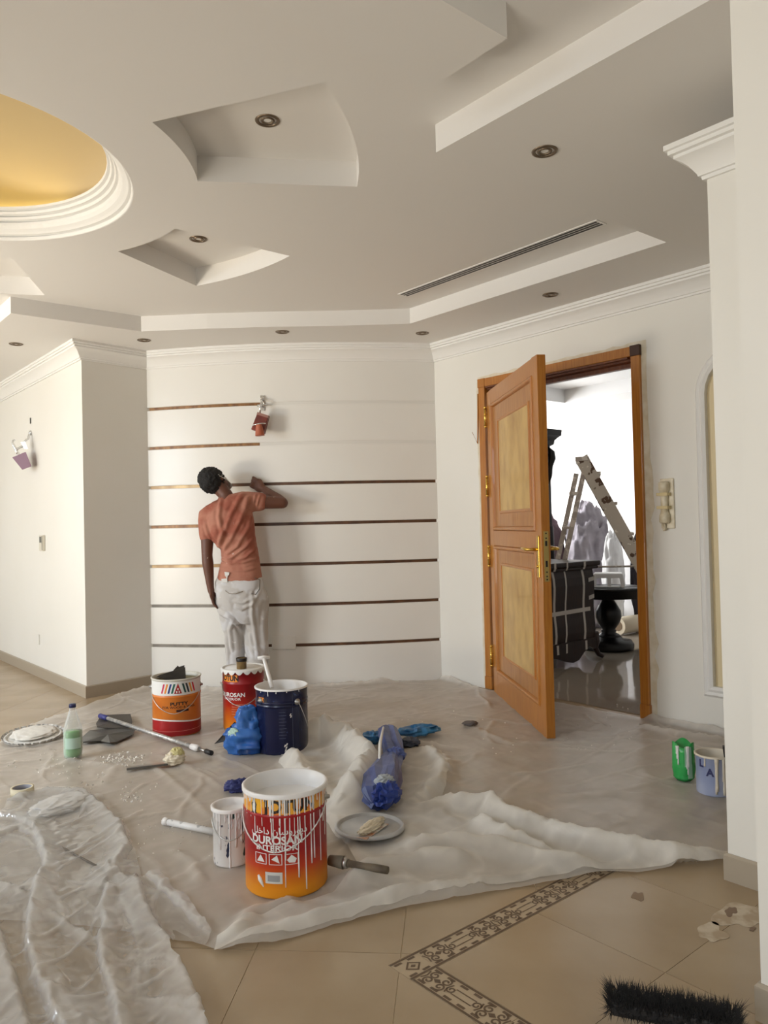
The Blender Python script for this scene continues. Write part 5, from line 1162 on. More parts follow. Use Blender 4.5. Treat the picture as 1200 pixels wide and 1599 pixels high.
o = empty('pointed_trowel', p); tag(o, 'black pointed trowel leaning against the blue bag', 'trowel')
q = [Vector((0, 0, 0)), sr_*0.115+Vector((0, 0, 0.118)), sr_*0.145+k_*0.02+Vector((0, 0, 0.100)), sr_*0.10+k_*-0.01+Vector((0, 0, 0.02))]
MB().add(q+[v_+k_*0.005 for v_ in q], [(0, 1, 2, 3), (7, 6, 5, 4), (0, 1, 5, 4), (1, 2, 6, 5), (2, 3, 7, 6), (3, 0, 4, 7)]).build('blade', mat('dark_trowel_steel', srgb(54, 52, 52), 0.4), o)
MB().tube([sr_*0.125+k_*0.012+Vector((0, 0, 0.10)), sr_*0.16+k_*0.03+Vector((0, 0, 0.12))], 0.012, 8).build('handle', BLACK, o)
# blue bundle on the bunched sheet
def gp(u, v, up): p = ground(u, v, 0); zb = float(h_b(np.array([p.x]), np.array([p.y]))[0][0]); p = atz(u, v, zb+up); return p
pth = [(590, 1258, 0.03, 0.030), (594, 1240, 0.05, 0.072), (602, 1215, 0.06, 0.085), (608, 1195, 0.06, 0.066), (616, 1180, 0.06, 0.050), (610, 1160, 0.07, 0.056), (606, 1142, 0.08, 0.050), (606, 1136, 0.08, 0.02)]
bb = empty('blue_bundle', gp(600, 1215, -0.0)); tag(bb, 'tied dusty blue plastic bundle lying on the bunched sheet', 'plastic bag')
P0 = bb.location.copy(); rings = []; N_ = 18
for i, (u, v, up, rad) in enumerate(pth):
    cpt = gp(u, v, up)-P0; ring = []
    for j in range(N_):
        t = 2*PI*j/N_; s_ = 1+0.75*(float(ridged(np.array([math.cos(t)*1.9+i*0.75]), np.array([math.sin(t)*1.9]), i*0.6, 2)[0])-0.62)
        ring.append(cpt+sr_*(rad*s_*math.cos(t))+Vector((0, 0, rad*0.72*s_*math.sin(t)))+k_*(0.012*math.sin(5*t+i)))
    rings.append(ring)
o = MB().loft(rings, cap=True, smooth=False).build('bundle', BLUED, bb)
crumple('pale_content', tuple(gp(600, 1218, 0.115)-P0), (0.040, 0.034, 0.020), mat('pale_grey_plastic', srgb(176, 184, 190), 0.5), 3, 0.4, 2.4, rz0+0.5, parent=bb, flat=False)
crumple('tied_fold', tuple(gp(618, 1178, 0.09)-P0), (0.050, 0.045, 0.030), BLUED, 9, 0.50, 2.4, rz0, n=22, k=14, parent=bb, flat=False, octv=2, facet=True)
crumple('lower_fold', tuple(gp(604, 1240, 0.07)-P0), (0.065, 0.040, 0.050), mat('deep_blue_plastic', srgb(40, 66, 150), 0.35), 15, 0.48, 2.4, rz0+0.6, n=24, k=16, parent=bb, flat=False, octv=2, facet=True)
MB().tube([gp(593, 1186, 0.10)-P0, gp(594, 1160, 0.12)-P0, gp(599, 1136, 0.12)-P0], [0.006, 0.009, 0.006], 8).build('white_edge', PWHITE, bb)
o = crumple('plastic_bag', gp(655, 1147, 0.002), (0.125, 0.055, 0.030), BLUET, 21, 0.42, 2.2, rz0+0.1, n=28, k=16, octv=2, facet=True); tag(o, 'flattened dark teal plastic bag right behind the blue bundle', 'plastic bag')
o = crumple('plastic_scrap', gp(583, 1160, 0.002), (0.060, 0.060, 0.034), mat('sky_blue_plastic', srgb(66, 130, 178), 0.35, col2=srgb(40, 84, 130), scale=14), 23, 0.45, 2.4, rz0, n=22, k=14, octv=2, facet=True); tag(o, 'small sky-blue plastic scrap left behind the blue bundle', 'plastic scrap')
o = crumple('plastic_scrap', gp(640, 1165, 0.002), (0.055, 0.040, 0.025), mat('slate_plastic', srgb(70, 78, 96), 0.45), 25, 0.4, 2.2, rz0+0.3); tag(o, 'small slate-grey plastic scrap right of the tie of the blue bundle', 'plastic scrap')
o = crumple('rag', ground(371, 1235, 0.0), (0.055, 0.035, 0.030), mat('indigo_rag', srgb(44, 52, 110), 0.5), 31, 0.45, 2.4, rz0+0.2); tag(o, 'small indigo rag left behind the rim of the front bucket', 'rag')
o = crumple('paper_scrap', ground(735, 1133, 0.002), (0.045, 0.030, 0.014), mat('grey_scrap', srgb(112, 104, 100), 0.6), 33, 0.4, 2.0, rz0); tag(o, 'small grey scrap on the sheet left of the open door', 'scrap')
# roller pole left of the white can, brush in front of the grey lid
pa, pb_ = ground(258, 1288, 0.014), ground(336, 1305, 0.016); po = empty('roller_pole', pa); tag(po, 'white paint-covered pole lying left of the small white can', 'pole'); dv_ = pb_-pa
MB().tube([dv_*0.05, dv_*0.5, dv_], 0.014, 12).build('tube', splatter('painted_pole', (0.74, 0.73, 0.72, 1), (0.42, 0.42, 0.42, 1), 30, 0.60, 0.4), po); MB().tube([dv_*-0.02, dv_*0.07], [0.017, 0.015], 12).build('end_cap', WPAINT, po)
pa, pb_ = gp(520, 1344, 0.030), gp(606, 1359, 0.030); po = empty('paint_brush', pa); tag(po, 'dark wooden brush handle in front of the grey lid', 'paint brush'); dv_ = pb_-pa
MB().tube([dv_*0.25, dv_*0.55, dv_*0.8, dv_], [0.013, 0.011, 0.014, 0.013], 10).build('handle', mat('worn_dark_wood', srgb(84, 74, 62), 0.6, col2=srgb(120, 108, 90), scale=20), po)
mb = MB(); mb.tube([dv_*0.20, dv_*0.28], [0.022, 0.018], 10); mb.build('ferrule', STEEL, po); mb = MB(); mb.tube([dv_*-0.06, dv_*0.21], [0.018, 0.023], 10); mb.build('bristles', mat('clotted_bristles', srgb(120, 112, 98), 0.8), po)
# long thin stick under the clear sheet
pa, pb_ = ground(68, 1310, 0.006), ground(168, 1364, 0.006); o = MB().tube([Vector((0, 0, 0)), pb_-pa], 0.004, 6).build('thin_stick', mat('grey_stick', srgb(110, 102, 92), 0.6), loc=pa); tag(o, 'thin grey stick under the clear plastic on the left', 'stick')
# green cut bottle
c, r = place(1069, 1223, 34, SHEETZ); H = row_z(c, 1160)-SHEETZ; gb = empty('cut_bottle', c); tag(gb, 'green plastic bottle cut open and smeared with white, beside the pale blue bucket', 'bottle')
prof = [(0.0, 0.012), (r*0.35, 0.004), (r*0.6, 0.0), (r*0.85, 0.015), (r, 0.06), (r, H*0.5), (r*0.97, H*0.8), (r*0.96, H), (r*0.93, H), (r*0.93, H*0.1)]
rings = []
for kk, (rr_, z) in enumerate(prof):
    rings.append([(rr_*(1+0.06*math.cos(5*t)*(1 if kk < 5 else 0.15))*math.cos(t), rr_*(1+0.06*math.cos(5*t)*(1 if kk < 5 else 0.15))*math.sin(t), z+(0.012*math.sin(3*t) if kk in (7, 8) else 0)) for t in [2*PI*i/40 for i in range(40)]])
MB().loft(rings, cap=False).build('body', mat('green_pet', srgb(44, 158, 76), 0.2, col2=srgb(66, 180, 96), scale=6, spec=0.6), gb)
aa = facing(c); o = drips(r, H*0.98, [(aa-0.55, H*0.35), (aa-0.45, H*0.5), (aa-0.62, H*0.22), (aa+0.3, H*0.6), (aa+0.36, H*0.75), (aa+0.45, H*0.55)], (0.002, 0.004), 2).build('paint_drips', WPAINT, gb); o['kind'] = 'stuff'
patch(MB(), r, aa+0.10, aa+0.75, H*0.38, H*0.97, 6, 0.0015).build('white_smear', mat('thin_white_smear', srgb(150, 190, 160), 0.5), gb); patch(MB(), r, aa+0.35, aa+0.8, H*0.12, H*0.5, 5, 0.0016).build('white_smear', MATS['thin_white_smear'], gb)
# bristly black broom head in the right foreground
pa = atz(958, 1576, 0.03); pb_ = atz(1150, 1612, 0.03); bh = empty('broom_head', (pa+pb_)/2); tag(bh, 'black bristly broom head speckled with paint in the bottom right corner', 'broom'); L2 = pb_-pa; mid = (pa+pb_)/2
FUR = splatter('black_bristles', srgb(18, 18, 20), (0.45, 0.44, 0.42, 1), 30, 0.70, 0.7); u_ = L2.normalized(); s2 = Vector((u_.y, -u_.x, 0)); s2 = s2 if s2.y < 0 or s2.x < 0 else -s2
M_ = Matrix(((u_.x, s2.x, 0, 0), (u_.y, s2.y, 0, 0), (0, 0, 1, 0), (0, 0, 0, 1)))
mb = MB(); mb.box(-L2.length/2, L2.length/2, -0.012, 0.05, 0.012, 0.045, M_); mb.build('block', mat('broom_block', srgb(30, 29, 30), 0.6), bh, bevel=0.006)
rr = random.Random(77); mb = MB()
for k in range(5200):
    x = rr.uniform(-0.53, 0.53)*L2.length; y = rr.uniform(-0.020, 0.055); z = rr.uniform(0.018, 0.048); l = rr.uniform(0.015, 0.035)
    d = Vector((rr.gauss(0, 0.35), -0.55 if y < 0.01 else rr.gauss(0, 0.6), 0.8 if z > 0.03 else rr.gauss(-0.1, 0.5))).normalized()*l
    if abs(x) > 0.47*L2.length: d.x += math.copysign(0.015, x)
    b0 = M_ @ Vector((x, y, z)); tip = M_ @ (Vector((x, y, max(z, 0.02)))+d); tip.z = max(tip.z, 0.003); w = M_ @ Vector((0.0011, 0, 0)); w2 = M_ @ Vector((0, 0.0011, 0))
    mb.add([b0-w, b0+w, b0+w2, tip], [(0, 1, 3), (1, 2, 3), (2, 0, 3)])
o = mb.build('bristles', FUR, bh, fix=False); o['kind'] = 'stuff'
# dried paint on the bare tiles
def stain(name, pix, m, label, th=0.0012):
    q = [atz(u, v, 0.0) for u, v in pix]; c_ = sum(q, Vector())/len(q)
    o = MB().prism([(p.x-c_.x, p.y-c_.y) for p in q], 0.0004, th).build(name, m, loc=c_); tag(o, label, 'paint stain'); return o
def blobpix(cx_, cy_, rx, ry, seed, n=60):
    r_ = random.Random(seed); ph = [r_.uniform(0, 6.3) for _ in range(5)]; f = lambda t: 1+sum(0.17/(1+0.4*k)*math.sin((k+2)*t+ph[k]) for k in range(5))
    return [(cx_+rx*math.cos(2*PI*i/n)*f(2*PI*i/n), cy_+ry*math.sin(2*PI*i/n)*f(2*PI*i/n)) for i in range(n)]
DRY = mat('dried_white_paint', srgb(198, 184, 162), 0.7, col2=srgb(172, 152, 126), scale=16, lo=0.42, hi=0.58); SMU = mat('dark_smudge', srgb(128, 106, 86), 0.7)
stain('paint_stain', blobpix(1112, 1456, 22, 14, 2), DRY, 'small splash of dried white paint left of the pillar base'); stain('paint_stain', blobpix(1160, 1430, 42, 20, 4), DRY, 'large patch of dried white paint beside the right wall'); 
for k, (x, y, a_, b__) in enumerate(((1142, 1424, 9, 7), (1176, 1451, 5, 3))): stain('floor_smudge', blobpix(x, y, a_, b__, 9+k), SMU, ['dark smudge within the large white paint patch', 'tiny dark smudge at the lower edge of the large white paint patch'][k], 0.0018)
stain('floor_smudge', blobpix(997, 1400, 9, 7, 14), mat('faint_smudge', srgb(140, 118, 96), 0.7), 'faint dark smudge on the bare tile inside the border')
# ================================================================== the painter
MD = 5.84                                     # distance of his body from the lens
_f = Vector((FWD[0], FWD[1], 0)).normalized(); _r = Vector((RIGHT[0], RIGHT[1], 0)).normalized()
MK = 4.441*FPX/MD
mo = atd(280+430/4.441, 1085, MD); MORG = Vector((mo.x, mo.y, SHEETZ))
MZ0 = 4.441*(CY+0.0)                           # row of zero height, solved below
def mrow(z):                                   # crop row (4.441x crop starting at 280,700) of height z
    d = Vector((MORG.x, MORG.y, z-CAMH)); return (CY+FPX*d.dot(Vector(DOWN))/d.dot(Vector(FWD))-700)*4.441
_z0, _z1 = mrow(0.0), mrow(1.5)
def mx_(zx): return (zx-430)/MK
def mz_(zy): return (_z0-zy)/(_z0-_z1)*1.5
def mp(zx, zy, y=0.0): return Vector((mx_(zx), y, mz_(zy)))
man = empty('person', MORG); tag(man, 'painter seen from behind, terracotta T-shirt, loose pale trousers, arm raised to the wall', 'person')
MM = Matrix(((_r.x, _f.x, 0, 0), (_r.y, _f.y, 0, 0), (0, 0, 1, 0), (0, 0, 0, 1)))
man.matrix_world = Matrix.Translation(MORG) @ MM
def limb(mb, pts, radii, n=16, flat=None):
    """tapered limb with rounded ends through the given joints"""
    pts = [Vector(p) for p in pts]; P_, R_ = [], []
    d0 = (pts[0]-pts[1]).normalized(); d1 = (pts[-1]-pts[-2]).normalized()
    for t in (0.999, 0.85, 0.5): P_.append(pts[0]+d0*radii[0]*t); R_.append(radii[0]*math.sqrt(max(1e-4, 1-t*t)))
    for i in range(len(pts)):
        P_.append(pts[i]); R_.append(radii[i])
        if i < len(pts)-1:
            for k in (1, 2, 3): P_.append(pts[i].lerp(pts[i+1], k/4)); R_.append(radii[i]+(radii[i+1]-radii[i])*k/4)
    for t in (0.5, 0.85, 0.999): P_.append(pts[-1]+d1*radii[-1]*t); R_.append(radii[-1]*math.sqrt(max(1e-4, 1-t*t)))
    return mb.tube(P_, R_, n)
def ell(mb, c, rad, M_=None, n=24, k=14):
    c = Vector(c); M_ = M_ or Matrix.Identity(3); rings = []
    for i in range(k+1):
        t = PI*i/k; rings.append([c+M_ @ Vector((rad[0]*max(math.sin(t), 0.02)*math.cos(2*PI*j/n), rad[1]*max(math.sin(t), 0.02)*math.sin(2*PI*j/n), rad[2]*math.cos(t))) for j in range(n)])
    return mb.loft(rings)
def torso(mb, rows, n=36, e=2.5):
    rings = []
    for zy, l, r_, d, yc in rows:
        cx_, w = (mx_(l)+mx_(r_))/2, (mx_(r_)-mx_(l))/2; ring = []
        for j in range(n):
            t = 2*PI*j/n; c_, s_ = math.cos(t), math.sin(t)
            ring.append((cx_+w*math.copysign(abs(c_)**(2/e), c_), yc+d*math.copysign(abs(s_)**(2/e), s_), mz_(zy)))
        rings.append(ring)
    return mb.loft(rings)
def fuse(mb, name, m, voxel, smooth_it=4, disp=None):
    o = mb.build(name, m, None); r_ = o.modifiers.new('r', 'REMESH'); r_.mode = 'VOXEL'; r_.voxel_size = voxel; r_.use_smooth_shade = True
    s_ = o.modifiers.new('s', 'SMOOTH'); s_.iterations = smooth_it; s_.factor = 0.5
    dg = bpy.context.evaluated_depsgraph_get(); dg.update(); me = bpy.data.meshes.new_from_object(o.evaluated_get(dg)); o.modifiers.clear(); o.data = me; me.name = name
    if disp:
        n = len(me.vertices); co = np.empty(n*3); me.vertices.foreach_get('co', co); co = co.reshape(-1, 3); no = np.empty(n*3); me.vertices.foreach_get('normal', no); no = no.reshape(-1, 3)
        me.vertices.foreach_set('co', (co+no*disp(co, no)[:, None]).ravel()); me.update()
    me.polygons.foreach_set('use_smooth', [True]*len(me.polygons)); me.materials.clear(); me.materials.append(m)
    o.parent = man; return o
SKIN = mat('dark_brown_skin', srgb(104, 64, 46), 0.5, col2=srgb(88, 52, 38), scale=9)
SKIND = splatter('dusty_brown_skin', srgb(98, 60, 44), srgb(196, 176, 156), 34, 0.71, 0.5)
# joints
LS, LE, LWr = mp(222, 470, 0.0), mp(224, 745, -0.06), mp(244, 965, -0.06)
RS, RE, RWr = mp(470, 375, 0.02), mp(738, 392, 0.06), mp(596, 290, 0.190)
RH = mp(510, 236, 0.235)
NK, HD = mp(348, 330, 0.02), mp(268, 238, 0.035)
hax = (HD-NK).normalized(); hface = Vector((0.62, 0.75, 0.0)); hface = (hface-hax*hface.dot(hax)).normalized(); hside = hax.cross(hface)
HM = Matrix((hside, hface, hax)).transposed()          # head frame: x side, y face, z crown
b = MB()
torso(b, [(470, 225, 500, 0.085, 0), (560, 230, 530, 0.095, 0), (720, 335, 555, 0.085, 0), (900, 300, 575, 0.095, 0), (1000, 290, 590, 0.10, 0), (1060, 300, 595, 0.09, 0)])
limb(b, [mp(360, 440, 0.0), NK, HD-hax*0.04], [0.066, 0.054, 0.058])
ell(b, HD+hax*0.018, (0.074, 0.094, 0.092), HM); ell(b, HD-hax*0.045+hface*0.028, (0.058, 0.064, 0.062), HM)
ell(b, HD+hface*0.098-hax*0.022, (0.014, 0.018, 0.022), HM, 12, 8); ell(b, HD+hface*0.086-hax*0.066, (0.024, 0.014, 0.008), HM, 12, 8)
for s_ in (-1, 1):
    ell(b, HD+hside*(s_*0.077)-hax*0.012-hface*0.006, (0.012, 0.022, 0.034), HM, 12, 8)
limb(b, [mp(300, 440, 0), LS, LE, LWr], [0.06, 0.060, 0.040, 0.027]); limb(b, [LS.lerp(LE, 0.2), LS.lerp(LE, 0.5), LE], [0.052, 0.050, 0.041]); limb(b, [LE, LE.lerp(LWr, 0.25), LWr], [0.041, 0.043, 0.027])
limb(b, [mp(420, 410, 0.02), RS, RE, RWr], [0.06, 0.062, 0.041, 0.028]); limb(b, [RS.lerp(RE, 0.2), RS.lerp(RE, 0.55), RE], [0.055, 0.052, 0.043]); limb(b, [RE, RE.lerp(RWr, 0.28), RWr], [0.043, 0.044, 0.028])
# legs and feet
LHp, RHp = mp(375, 1010, 0.01), mp(525, 1010, 0.01)
LKn, RKn = mp(388, 1310, 0.03), mp(545, 1310, 0.03); LAn, RAn = Vector((mx_(392), 0.0, 0.075)), Vector((mx_(542), 0.01, 0.075))
for h_, k_2, a_2 in ((LHp, LKn, LAn), (RHp, RKn, RAn)):
    limb(b, [h_, k_2, a_2], [0.080, 0.055, 0.038]); limb(b, [a_2+Vector((0, -0.035, -0.045)), a_2+Vector((0, 0.05, -0.040)), a_2+Vector((0.004, 0.15, -0.050))], [0.030, 0.034, 0.026])
    for q in range(5): limb(b, [a_2+Vector((-0.028+0.014*q, 0.15, -0.055)), a_2+Vector((-0.030+0.015*q, 0.185-0.006*abs(q-1), -0.060))], [0.010, 0.009], 8)
# left hand, hanging
hd = (mp(270, 1120, -0.045)-LWr).normalized(); hs = Vector((0, 1, 0)); hs = (hs-hd*hs.dot(hd)).normalized(); hn = hd.cross(hs)
pc = LWr+hd*0.055
ell(b, pc, (0.018, 0.044, 0.056), Matrix((hn, hs, hd)).transposed(), 16, 10); limb(b, [LWr-hd*0.02, LWr+hd*0.03], [0.027, 0.026])
for q, (off, l) in enumerate(((-0.030, 0.062), (-0.010, 0.074), (0.011, 0.078), (0.031, 0.070))):
    k0 = pc+hd*0.042+hs*off; k1 = k0+hd*l*0.5+hn*0.004; k2 = k1+hd*l*0.42+hn*0.018; limb(b, [k0, k1, k2], [0.0095, 0.009, 0.0075], 10)
t0 = pc+hs*0.030-hd*0.022; limb(b, [t0, t0+hs*0.022+hd*0.028+hn*0.008, t0+hs*0.024+hd*0.058+hn*0.016], [0.012, 0.011, 0.009], 10)
# right hand, closed round the tool at the groove
fd = (RH-RWr).normalized(); up_ = Vector((0, 0, 1)); fs_ = (up_-fd*up_.dot(fd)).normalized(); fn = fd.cross(fs_)      # fs_ = thumb side (up)
pc2 = RWr+fd*0.060
ell(b, pc2, (0.023, 0.048, 0.054), Matrix((fn, fs_, fd)).transposed(), 16, 10); limb(b, [RWr-fd*0.02, RWr+fd*0.03], [0.028, 0.027])
for q, off in enumerate((0.032, 0.011, -0.010, -0.030)):
    k0 = pc2+fd*0.040+fs_*off*1.15+Vector((0, -0.012, 0)); k1 = k0+fd*(0.040-0.004*q)+Vector((0, -0.006, 0)); k2 = k1+Vector((0, 0.026, -0.004))+fd*0.008; k3 = k2-fd*0.024+Vector((0, 0.012, 0))
    limb(b, [k0, k1, k2, k3], [0.0112, 0.0108, 0.0098, 0.0084], 10)
t0 = pc2+fs_*0.030-fd*0.015; limb(b, [t0, t0+fs_*0.016+fd*0.030+Vector((0, 0.008, 0)), t0+fs_*0.010+fd*0.058+Vector((0, 0.018, 0))], [0.013, 0.0115, 0.0095], 10)
body = fuse(b, 'body', SKIND, 0.0065, 2)
# ---- T-shirt
b = MB()
torso(b, [(385, 285, 440, 0.055, 0.01), (410, 238, 500, 0.085, 0.005), (450, 205, 530, 0.105, 0.0), (520, 200, 545, 0.118, -0.004), (600, 225, 549, 0.122, -0.008), (660, 268, 556, 0.118, -0.008), (720, 312, 565, 0.112, -0.004), (790, 312, 574, 0.112, 0), (860, 294, 582, 0.118, 0.0), (905, 283, 588, 0.121, 0.0), (925, 278, 590, 0.122, 0.0), (932, 280, 588, 0.118, 0.0)])
limb(b, [mp(352, 405, 0.01), mp(348, 362, 0.018)], [0.078, 0.062])
limb(b, [mp(300, 440, 0), LS, LS.lerp(LE, 0.50)], [0.085, 0.074, 0.064]); limb(b, [mp(400, 400, 0.01), RS, RS.lerp(RE, 0.40)], [0.088, 0.080, 0.074])
limb(b, [mp(340, 430, -0.03), mp(470, 380, -0.02)], [0.075, 0.075]); limb(b, [mp(300, 520, -0.06), mp(460, 500, -0.06)], [0.060, 0.060])
FOLDS = [([(470, 330), (410, 450), (350, 600), (300, 680)], 0.020, 0.011), ([(520, 350), (470, 500), (400, 640), (330, 720)], 0.018, 0.010), ([(330, 360), (320, 480), (345, 600), (315, 690)], 0.018, 0.012), ([(540, 430), (520, 560), (440, 690), (350, 750)], 0.016, 0.009),
         ([(560, 620), (500, 690), (400, 760), (330, 775)], 0.014, 0.010), ([(565, 700), (500, 760), (420, 790)], 0.012, 0.009), ([(320, 775), (400, 800), (480, 795), (575, 770)], 0.012, 0.010), ([(310, 830), (400, 845), (500, 850), (580, 830)], 0.012, 0.006),
         ([(560, 330), (545, 420)], 0.010, 0.006), ([(590, 340), (565, 420)], 0.010, 0.006), ([(250, 400), (300, 380), (330, 350)], 0.012, 0.007), ([(270, 650), (300, 680), (330, 700)], 0.012, 0.008), ([(215, 520), (240, 600), (270, 650)], 0.014, 0.008)]
FOLDM = [([(mx_(x), mz_(y)) for x, y in p], w, a) for p, w, a in FOLDS]
def d_shirt(co, no):
    x, z = co[:, 0], co[:, 2]; m_ = np.clip(-no[:, 1]*1.5+0.3, 0.15, 1); d = np.zeros(len(x))
    for p, w, a in FOLDM:
        dd, t = seg_dist(x, z, p); d += a*np.exp(-(dd/w)**2*1.5)*np.clip(6*np.minimum(t, 1-t)+0.2, 0, 1)-a*0.5*np.exp(-((dd-w*1.4)/w)**2*2)
    return d*m_+0.007*(ridged(x*9, z*5, co[:, 1]*9, 2)-0.6)
SHIRT = splatter('dusty_terracotta_cotton', srgb(152, 86, 68), srgb(176, 120, 100), 6, 0.42, 0.85, second=(0.74, 0.70, 0.66, 1), sscale=34, sthr=0.70, soft=0.16)
sh = fuse(b, 't_shirt', SHIRT, 0.0085, 4, d_shirt)
# paint daubs low on the back of the shirt
for pix in (([(355, 858), (388, 862), (384, 882), (358, 884)]), ([(332, 905), (372, 902), (374, 930), (336, 930)]), ([(360, 885), (376, 884), (372, 905)])):
    q = [Vector(mp(x, y, -0.1275)) for x, y in pix]; n = len(q)
    MB().add(q+[v_+Vector((0, 0.012, 0)) for v_ in q], [tuple(range(n))]+[(i, (i+1) % n, (i+1) % n+n, i+n) for i in range(n)]).build('paint_daub', PWHITE, sh)
# ---- trousers
b = MB()
torso(b, [(895, 285, 585, 0.112, 0), (930, 268, 594, 0.122, 0), (980, 270, 604, 0.130, -0.005), (1050, 278, 614, 0.135, -0.008), (1110, 294, 620, 0.132, -0.006), (1170, 305, 624, 0.122, 0), (1220, 320, 624, 0.105, 0.01)])
limb(b, [mp(370, 1060, 0.0), mp(388, 1300, 0.02), mp(388, 1450, 0.02), mp(390, 1610, 0.01)], [0.118, 0.078, 0.074, 0.070], 20); limb(b, [mp(530, 1060, 0.0), mp(545, 1280, 0.02), mp(546, 1450, 0.02), mp(545, 1610, 0.015)], [0.118, 0.088, 0.082, 0.074], 20)
PF = [([(600, 960), (560, 1030), (480, 1070), (420, 1060)], 0.016, 0.010), ([(590, 1000), (540, 1080), (470, 1110), (430, 1090)], 0.016, 0.010), ([(540, 1010), (535, 1150), (545, 1300), (560, 1450)], 0.016, 0.010), ([(290, 1130), (370, 1170), (430, 1230)], 0.018, 0.012), ([(330, 1110), (400, 1180), (440, 1250)], 0.014, 0.010),
      ([(400, 1190), (370, 1260), (380, 1400)], 0.016, 0.010), ([(440, 1240), (470, 1320), (475, 1450)], 0.016, 0.010), ([(620, 1100), (600, 1250), (610, 1420)], 0.016, 0.008), ([(330, 1300), (350, 1400), (345, 1550)], 0.014, 0.008), ([(360, 985), (400, 1005), (450, 990)], 0.008, 0.006), ([(500, 1300), (530, 1380), (600, 1430)], 0.014, 0.008)]
PFM = [([(mx_(x), mz_(y)) for x, y in p], w, a) for p, w, a in PF]
def d_pants(co, no):
    x, z = co[:, 0], co[:, 2]; m_ = np.clip(-no[:, 1]*1.5+0.35, 0.2, 1); d = np.zeros(len(x))
    for p, w, a in PFM:
        dd, t = seg_dist(x, z, p); d += a*np.exp(-(dd/w)**2*1.5)*np.clip(6*np.minimum(t, 1-t)+0.2, 0, 1)-a*0.5*np.exp(-((dd-w*1.4)/w)**2*2)
    return d*m_+0.008*(ridged(x*7, z*4, co[:, 1]*7+3, 2)-0.6)
PANTS = splatter('pale_grey_trousers', srgb(206, 205, 206), srgb(192, 188, 184), 5, 0.45, 0.85, second=(0.80, 0.78, 0.74, 1), sscale=24, sthr=0.70, soft=0.05)
pt = fuse(b, 'trousers', PANTS, 0.0085, 4, d_pants)
MB().tube([mp(560, 905, -0.115), mp(590, 920, -0.09), mp(588, 980, -0.10), mp(565, 1015, -0.128), mp(535, 1010, -0.138)], 0.003, 6).build('waist_cord', mat('dark_cord', srgb(70, 66, 56), 0.7), pt)
MB().tube([mp(360, 985, -0.134), mp(385, 1003, -0.139), mp(430, 1006, -0.141), mp(480, 990, -0.141)], 0.0028, 6).build('pocket_seam', mat('trouser_seam', srgb(150, 140, 126), 0.8), pt)
# ---- hair, mask
th = np.linspace(0, PI, 40); ph_ = np.linspace(0, 2*PI, 60, endpoint=False); T_, P_ = np.meshgrid(th, ph_, indexing='ij')
x, y, z = np.sin(T_)*np.cos(P_), np.sin(T_)*np.sin(P_), np.cos(T_)
s_ = 1+0.34*(ridged(x*7, y*7, z*7, 3)-0.6)
cut = np.clip((y*0.9-z*0.15-0.30)*2.5, 0, 1)                      # open on the face side
R0 = (0.092, 0.108, 0.108); hx, hy, hz = x*R0[0]*s_, y*R0[1]*s_*(1-0.28*cut), z*R0[2]*s_*(1-0.10*cut)
low_ = np.clip((-z-0.35)*2, 0, 1); hx *= 1-0.25*low_; hy *= 1-0.15*low_
hc = HD+hax*0.020-hface*0.008
mb = MB(); mb.loft([[tuple(hc+hside*float(hx[i, j])+hface*float(hy[i, j])+hax*float(hz[i, j])) for j in range(60)] for i in range(1, 39)]); hr = mb.build('hair', mat('black_hair', (0.010, 0.009, 0.009, 1), 0.75, bump=0.8, bscale=90), body)
mk_ = MB(); rings = []
for i in range(7):
    t = -0.9+1.8*i/6; rings.append([HD-hax*0.052+hside*(0.062*math.sin(t)*1.05)+hface*(0.078*math.cos(t)+0.030)+hax*(0.042*u_2) for u_2 in (-1, -0.5, 0, 0.5, 1)])
mk_.loft(rings, cap=False, closed=False); mkk = mk_.build('face_mask', mat('white_face_mask', srgb(206, 204, 196), 0.8), body)
sd = mkk.modifiers.new('t', 'SOLIDIFY'); sd.thickness = 0.003
for s_ in (-1, 1):
    for dz in (0.03, -0.03):
        mb = MB(); mb.tube([HD-hax*(0.052-dz)+hside*(s_*0.058)+hface*0.066, HD-hax*(0.03-dz*0.7)+hside*(s_*0.088)+hface*0.02, HD+hax*(dz*0.2)+hside*(s_*0.092)-hface*0.022], 0.0030, 6); mb.build('mask_strap', MATS['white_face_mask'], body)
for s_ in (-1, 1):
    mb = MB(); ell(mb, HD+hface*0.0905+hside*(s_*0.030)+hax*0.004, (0.010, 0.005, 0.006), HM, 12, 8); mb.build('eye', mat('eye_white', (0.7, 0.68, 0.64, 1), 0.3), body)
# ---- the filling tool in his right hand (its own thing)
tl0 = MORG+MM.to_3x3() @ (pc2+fd*0.05+Vector((0, 0.012, 0.02))); tl = empty('filling_knife', tl0); tag(tl, 'small filling knife held to the groove in the painter\'s right hand', 'filling knife')
wd_ = MM.to_3x3() @ Vector((-0.65, 0.55, 0.02)).normalized()
MB().tube([-wd_*0.05, wd_*0.045], [0.009, 0.008], 10).build('handle', mat('knife_handle', srgb(206, 196, 180), 0.5), tl)
e1 = wd_; e2 = Vector((0, 0, 1)); MB().add([e1*0.045-e2*0.008, e1*0.045+e2*0.008, e1*0.088+e2*0.020, e1*0.088-e2*0.020]+[v_+_r*0.0015 for v_ in (e1*0.045-e2*0.008, e1*0.045+e2*0.008, e1*0.088+e2*0.020, e1*0.088-e2*0.020)], [(0, 1, 2, 3), (7, 6, 5, 4), (0, 1, 5, 4), (1, 2, 6, 5), (2, 3, 7, 6), (3, 0, 4, 7)]).build('blade', STEEL, tl)
